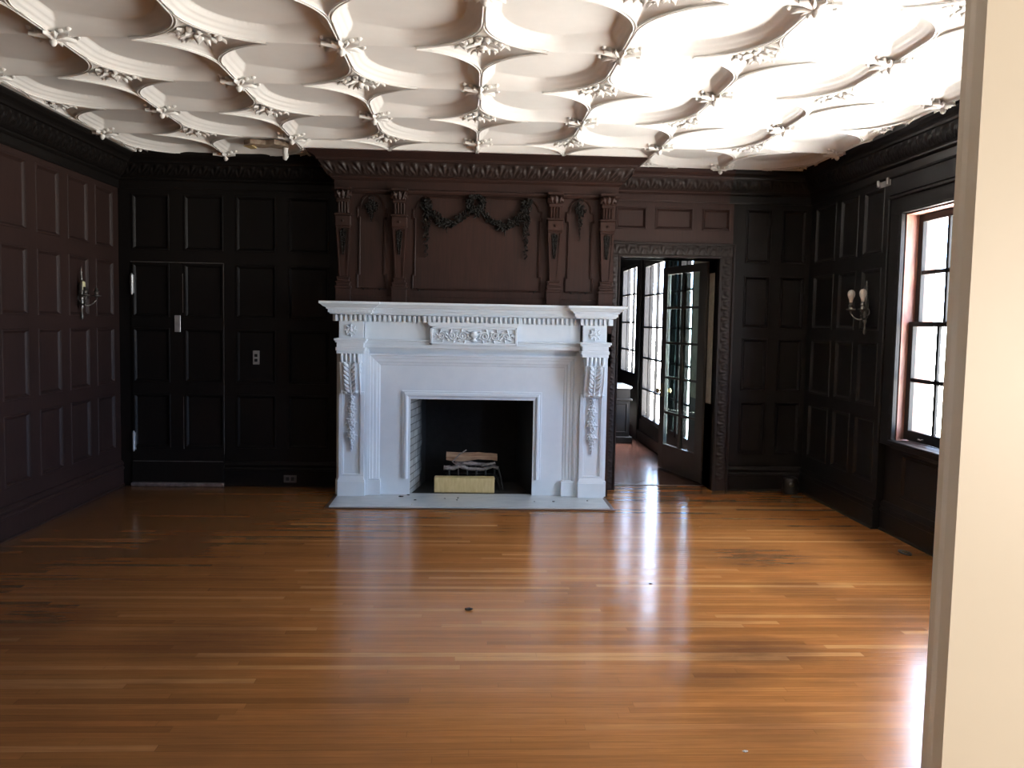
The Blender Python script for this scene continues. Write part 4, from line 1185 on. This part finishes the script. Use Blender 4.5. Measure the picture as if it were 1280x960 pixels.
# ------------------------------------------------------------------ right wall windows
def sash_window(i, a, b):
    w = empty(f'window_{i}', (XR, (a+b)/2, WZ0)); w['kind'] = 'structure'
    xo = XR+.06
    mb = MB()   # jamb linings, painted red brown
    mb.box(XR+.012, xo+.19, b-.012, b+.001, WZ0, WZ1); mb.box(XR+.012, xo+.19, a-.001, a+.012, WZ0, WZ1); mb.box(XR+.012, xo+.19, a, b, WZ1-.012, WZ1+.001)
    mb.build('jamb_lining', 'jamb_red', w)
    mb = MB()
    def sash(x0, x1, z0, z1, top, bot, mz, name):
        mb = MB()
        mb.box(x0, x1, b-.076, b-.014, z0, z1, .003); mb.box(x0, x1, a+.014, a+.076, z0, z1, .003)
        mb.box(x0, x1, a+.06, b-.06, z1-top, z1, .003); mb.box(x0, x1, a+.06, b-.06, z0, z0+bot, .003)
        W_ = (b-a-.136)/3
        for k in (1, 2): mb.box(x0+.006, x1-.006, a+.068+W_*k-.016, a+.068+W_*k+.016, z0, z1, .003)
        mb.box(x0+.006, x1-.006, a+.06, b-.06, mz-.015, mz+.015, .003)
        o = mb.build('sash', 'frame_black', w)
        q = MB(); q.box((x0+x1)/2-.002, (x0+x1)/2+.002, a+.06, b-.06, z0+bot-.01, z1-top+.01); q.build('glass_pane', 'glass', o)
        return o
    lo = sash(XR+.035+.03, XR+.07+.03, WZ0+.012, 1.645, .035, .075, 1.21, 'lower')
    sash(XR+.075+.03, XR+.11+.03, 1.612, WZ1-.014, .055, .035, 2.01, 'upper')
    q = MB(); q.tube([(XR+.062, (a+b)/2-.03+.3, .79), (XR+.045, (a+b)/2-.02+.3, .785), (XR+.045, (a+b)/2+.02+.3, .785), (XR+.062, (a+b)/2+.03+.3, .79)], .005, 6); q.build('sash_lift', 'pewter', lo, smooth=True)
    # casing and sill
    mb = MB(); cw = .225
    y0 = XR-.012
    for (p, q_) in ((b, b+cw), (a-cw, a)): mb.box(y0, xo+.01, p, q_, WZ0-.05, WZ1, .003)
    mb.box(y0, xo+.01, a-cw, b+cw, WZ1, WZ1+.15, .003)
    for yy in (b+.0, a-.0):
        s = 1 if yy == b else -1
        mb.box(y0-.012, y0+.004, yy, yy+s*.02, WZ0, WZ1+.0, .004); mb.box(y0-.008, y0+.004, yy+s*.026, yy+s*.04, WZ0, WZ1, .004); mb.box(y0-.02, y0+.004, yy+s*(cw-.03), yy+s*cw, WZ0-.05, WZ1+.15, .006)
    mb.box(y0-.012, y0+.004, a, b, WZ1, WZ1+.02, .004); mb.box(y0-.02, y0+.004, a-cw, b+cw, WZ1+.125, WZ1+.15, .006)
    ca = mb.build('casing', 'wood_right', w)
    mb = MB(); x = y0-.001
    carved(mb, [(x, b+.19, WZ0), (x, b+.19, WZ1)], [(x, b+.045, WZ0), (x, b+.045, WZ1)], .11, .009, 10, .010)
    carved(mb, [(x, a-.045, WZ0), (x, a-.045, WZ1)], [(x, a-.19, WZ0), (x, a-.19, WZ1)], .11, .009, 10, .010)
    mb.build('carved_band', 'wood_right', ca, smooth=True)
    mb = MB(); mb.box(XR-.045, xo+.06, a-.03, b+.03, WZ0-.022, WZ0, .006); mb.box(XR-.02, xo+.01, a-.02, b+.02, WZ0-.06, WZ0-.022, .004)
    mb.build('window_sill', 'wood_right', w)
for i, (a, b) in enumerate(WINS): sash_window(i+1, a, b)

# curtain bracket on the right wall
bk = empty('curtain_bracket', (XR, -1.45, 2.735)); tag(bk, 'small silver bracket high on the right wall above the window corner', 'bracket')
mb = MB(); mb.box(XR-.006, XR, -1.56, -1.37, 2.70, 2.765, .002); mb.build('bracket_plate', 'silver', bk)
for yy in (-1.40, -1.555):
    mb = MB(); mb.box(XR-.03, XR-.004, yy, yy+.025, 2.705, 2.76, .004); mb.build('bracket_ear', 'silver', bk)

# ------------------------------------------------------------------ wall sconces (built facing +x, origin on the wall)
def sconce(name, loc, flip, label, bulbs):
    root = empty(name, loc); tag(root, label, 'wall lamp')
    s = -1 if flip else 1
    P = lambda x, y, z: (loc[0]+s*x, loc[1]+y, loc[2]+z)
    mb = MB()
    def L(prof, x, z): mb.lathe([(r, h) for r, h in prof], P(x, 0, z), 'z', 12)
    L([(.002, .225), (.008, .205), (.004, .195), (.012, .18), (.005, .165), (.009, .15), (.013, .12), (.009, .11)], .016, 0)
    L([(.009, .115), (.022, .10), (.024, .02), (.018, -.02), (.012, -.05), (.022, -.07), (.011, -.09), (.017, -.105), (.007, -.13), (.007, -.16), (.015, -.185), (.011, -.205), (.001, -.215)], .018, 0)
    bp_ = mb.build('backplate', 'pewter', root, smooth=True)
    mb = MB(); x0 = .030
    mb.box(P(x0, 0, 0)[0], P(x0+.012, 0, 0)[0], loc[1]-.022, loc[1]+.022, loc[2]+.03, loc[2]+.105, .006)
    mb.build('upper_sleeve', 'candle' if bulbs == 0 else 'pewter', root)
    mb = MB(); mb.tube([P(.032, 0, -.025), P(.032, 0, .022)], .016, 10)
    mb.build('lower_sleeve', 'candle_w' if bulbs == 0 else 'pewter', root, smooth=True)
    for k in (-1, 1):
        mb = MB(); ey, ex = k*.108, .092
        pts = [P(.02+.075*t, ey*t, -.075-.028*math.sin(PI*t*.9)+.045*t*t) for t in np.linspace(0, 1, 12)]
        mb.tube(pts, [.007-.002*t for t in np.linspace(0, 1, 12)], 7)
        mb.lathe([(.004, -.042), (.009, -.035), (.008, -.022), (.034, -.014), (.038, -.006), (.018, -.004), (.018, .018), (.022, .022), (.022, .026), (.014, .028), (.013, .055), (.002, .056)], P(ex, ey, 0), 'z', 14)
        mb.tube([P(.025+.02*math.cos(t), k*(.03+.016*t/3), -.03+.03*math.sin(t)) for t in np.linspace(0, 5, 12)], .004, 5)
        arm = mb.build('arm', 'pewter', root, smooth=True)
        if bulbs:
            mb = MB()
            mb.lathe([(.013, .045), (.014, .06), (.018, .075), (.027, .095), (.031, .115), (.028, .133), (.018, .146), (.002, .151)], P(ex, ey, 0), 'z', 16)
            mb.build('bulb', 'bulb', arm, smooth=True)
    return root
sconce('wall_sconce', (XR, -1.26, 1.755), True, 'tarnished two-armed wall sconce with two white bulbs on the right wall by the window', 2)
sconce('wall_sconce', (XL, -.82, 1.755), False, 'tarnished two-armed wall sconce with a yellowed centre sleeve and no bulbs on the left wall', 0)

# ------------------------------------------------------------------ small things on the floor
ba = empty('round_weight', (3.10, -.13, 0)); tag(ba, 'black round knob-like object on the floor in the far right corner', 'object')
mb = MB(); mb.lathe([(.03, 0), (.072, .004), (.078, .03), (.074, .09), (.078, .115), (.065, .15), (.03, .165), (.004, .167)], (3.10, -.13, 0), 'z', 20)
mb.build('body', 'black', ba, smooth=True, auto=45)
mb = MB(); mb.lathe([(.022, 0), (.026, .004), (.018, .010), (.003, .012)], (3.085, -.204, .10), 'y', 12); mb.build('boss', 'pewter', ba, smooth=True)
fo = empty('floor_outlet', (3.12, -2.285, 0)); tag(fo, 'dark oval floor outlet cover near the right baseboard under the window', 'outlet cover')
mb = MB(); mb.prism([(3.128+.036*math.cos(t), -2.285+.075*math.sin(t)) for t in np.linspace(0, 2*PI, 20)[:-1]], 0, .008, 'z'); mb.build('cover', 'iron', fo)
mb = MB(); mb.prism([(3.128+.018*math.cos(t), -2.285+.03*math.sin(t)) for t in np.linspace(0, 2*PI, 16)[:-1]], .008, .012, 'z'); mb.build('cap', 'brass', fo)
fo = empty('floor_outlet', (3.10, -.31, 0)); tag(fo, 'dark oval floor plate in front of the black round object', 'outlet cover')
mb = MB(); mb.prism([(3.10+.055*math.cos(t), -.315+.045*math.sin(t)) for t in np.linspace(0, 2*PI, 20)[:-1]], 0, .008, 'z'); mb.build('cover', 'iron', fo)

# ------------------------------------------------------------------ daylight
w = bpy.data.worlds.new('sky'); bpy.context.scene.world = w; w.use_nodes = True; nt = w.node_tree
bg = nt.nodes['Background']
tc = nt.nodes.new('ShaderNodeTexCoord'); sp = nt.nodes.new('ShaderNodeSeparateXYZ'); lk(nt, tc.outputs['Generated'], sp.inputs[0])
# sky brighter overhead, pale sunlit ground that is brightest close under the windows
zc_ = sp.outputs[2]
f = ramp(nt, zc_, -.05, .06)
sky = mixc(nt, ramp(nt, zc_, .15, .75), (.66, .92, 1.42), (1.75, 1.9, 2.2))
gnd = mixc(nt, ramp(nt, mth(nt, 'MULTIPLY', zc_, -1), .50, .82), (2.3, 2.2, 2.05), (8.6, 8.2, 7.7))
colr = mixc(nt, f, gnd, sky)
lk(nt, colr, bg.inputs['Color']); bg.inputs['Strength'].default_value = 17.0
def portal(name, loc, rot, sx, sy):
    l = bpy.data.lights.new(name, 'AREA'); l.shape = 'RECTANGLE'; l.size = sx; l.size_y = sy; l.cycles.is_portal = True
    o = bpy.data.objects.new(name, l); C.objects.link(o); o.location = loc; o.rotation_euler = rot
for a, b in WINS: portal('window_daylight', (XR+.25, (a+b)/2, (WZ0+WZ1)/2), (0, PI/2, 0), WZ1-WZ0, b-a)
for a, b, z0, z1 in bays: portal('porch_daylight', (PX+.16, (a+b)/2, (z0+z1)/2), (0, PI/2, 0), z1-z0, b-a)
l = bpy.data.lights.new('hall_lamp', 'POINT'); l.energy = 52; l.color = (1, .92, .82); l.shadow_soft_size = .12
o = bpy.data.objects.new('hall_lamp', l); C.objects.link(o); o.location = (1.2, -8.6, 1.5)

sc = bpy.context.scene
sc.view_settings.view_transform = 'Standard'; sc.view_settings.look = 'None'; sc.view_settings.gamma = 1
sc.view_settings.use_curve_mapping = False; sc.view_settings.exposure = 0.0
sc.cycles.max_bounces = 8; sc.cycles.diffuse_bounces = 4; sc.cycles.glossy_bounces = 4; sc.cycles.transparent_max_bounces = 12
sc.cycles.use_denoising = True; sc.cycles.sample_clamp_indirect = 8
sc.cycles.caustics_reflective = False; sc.cycles.caustics_refractive = False
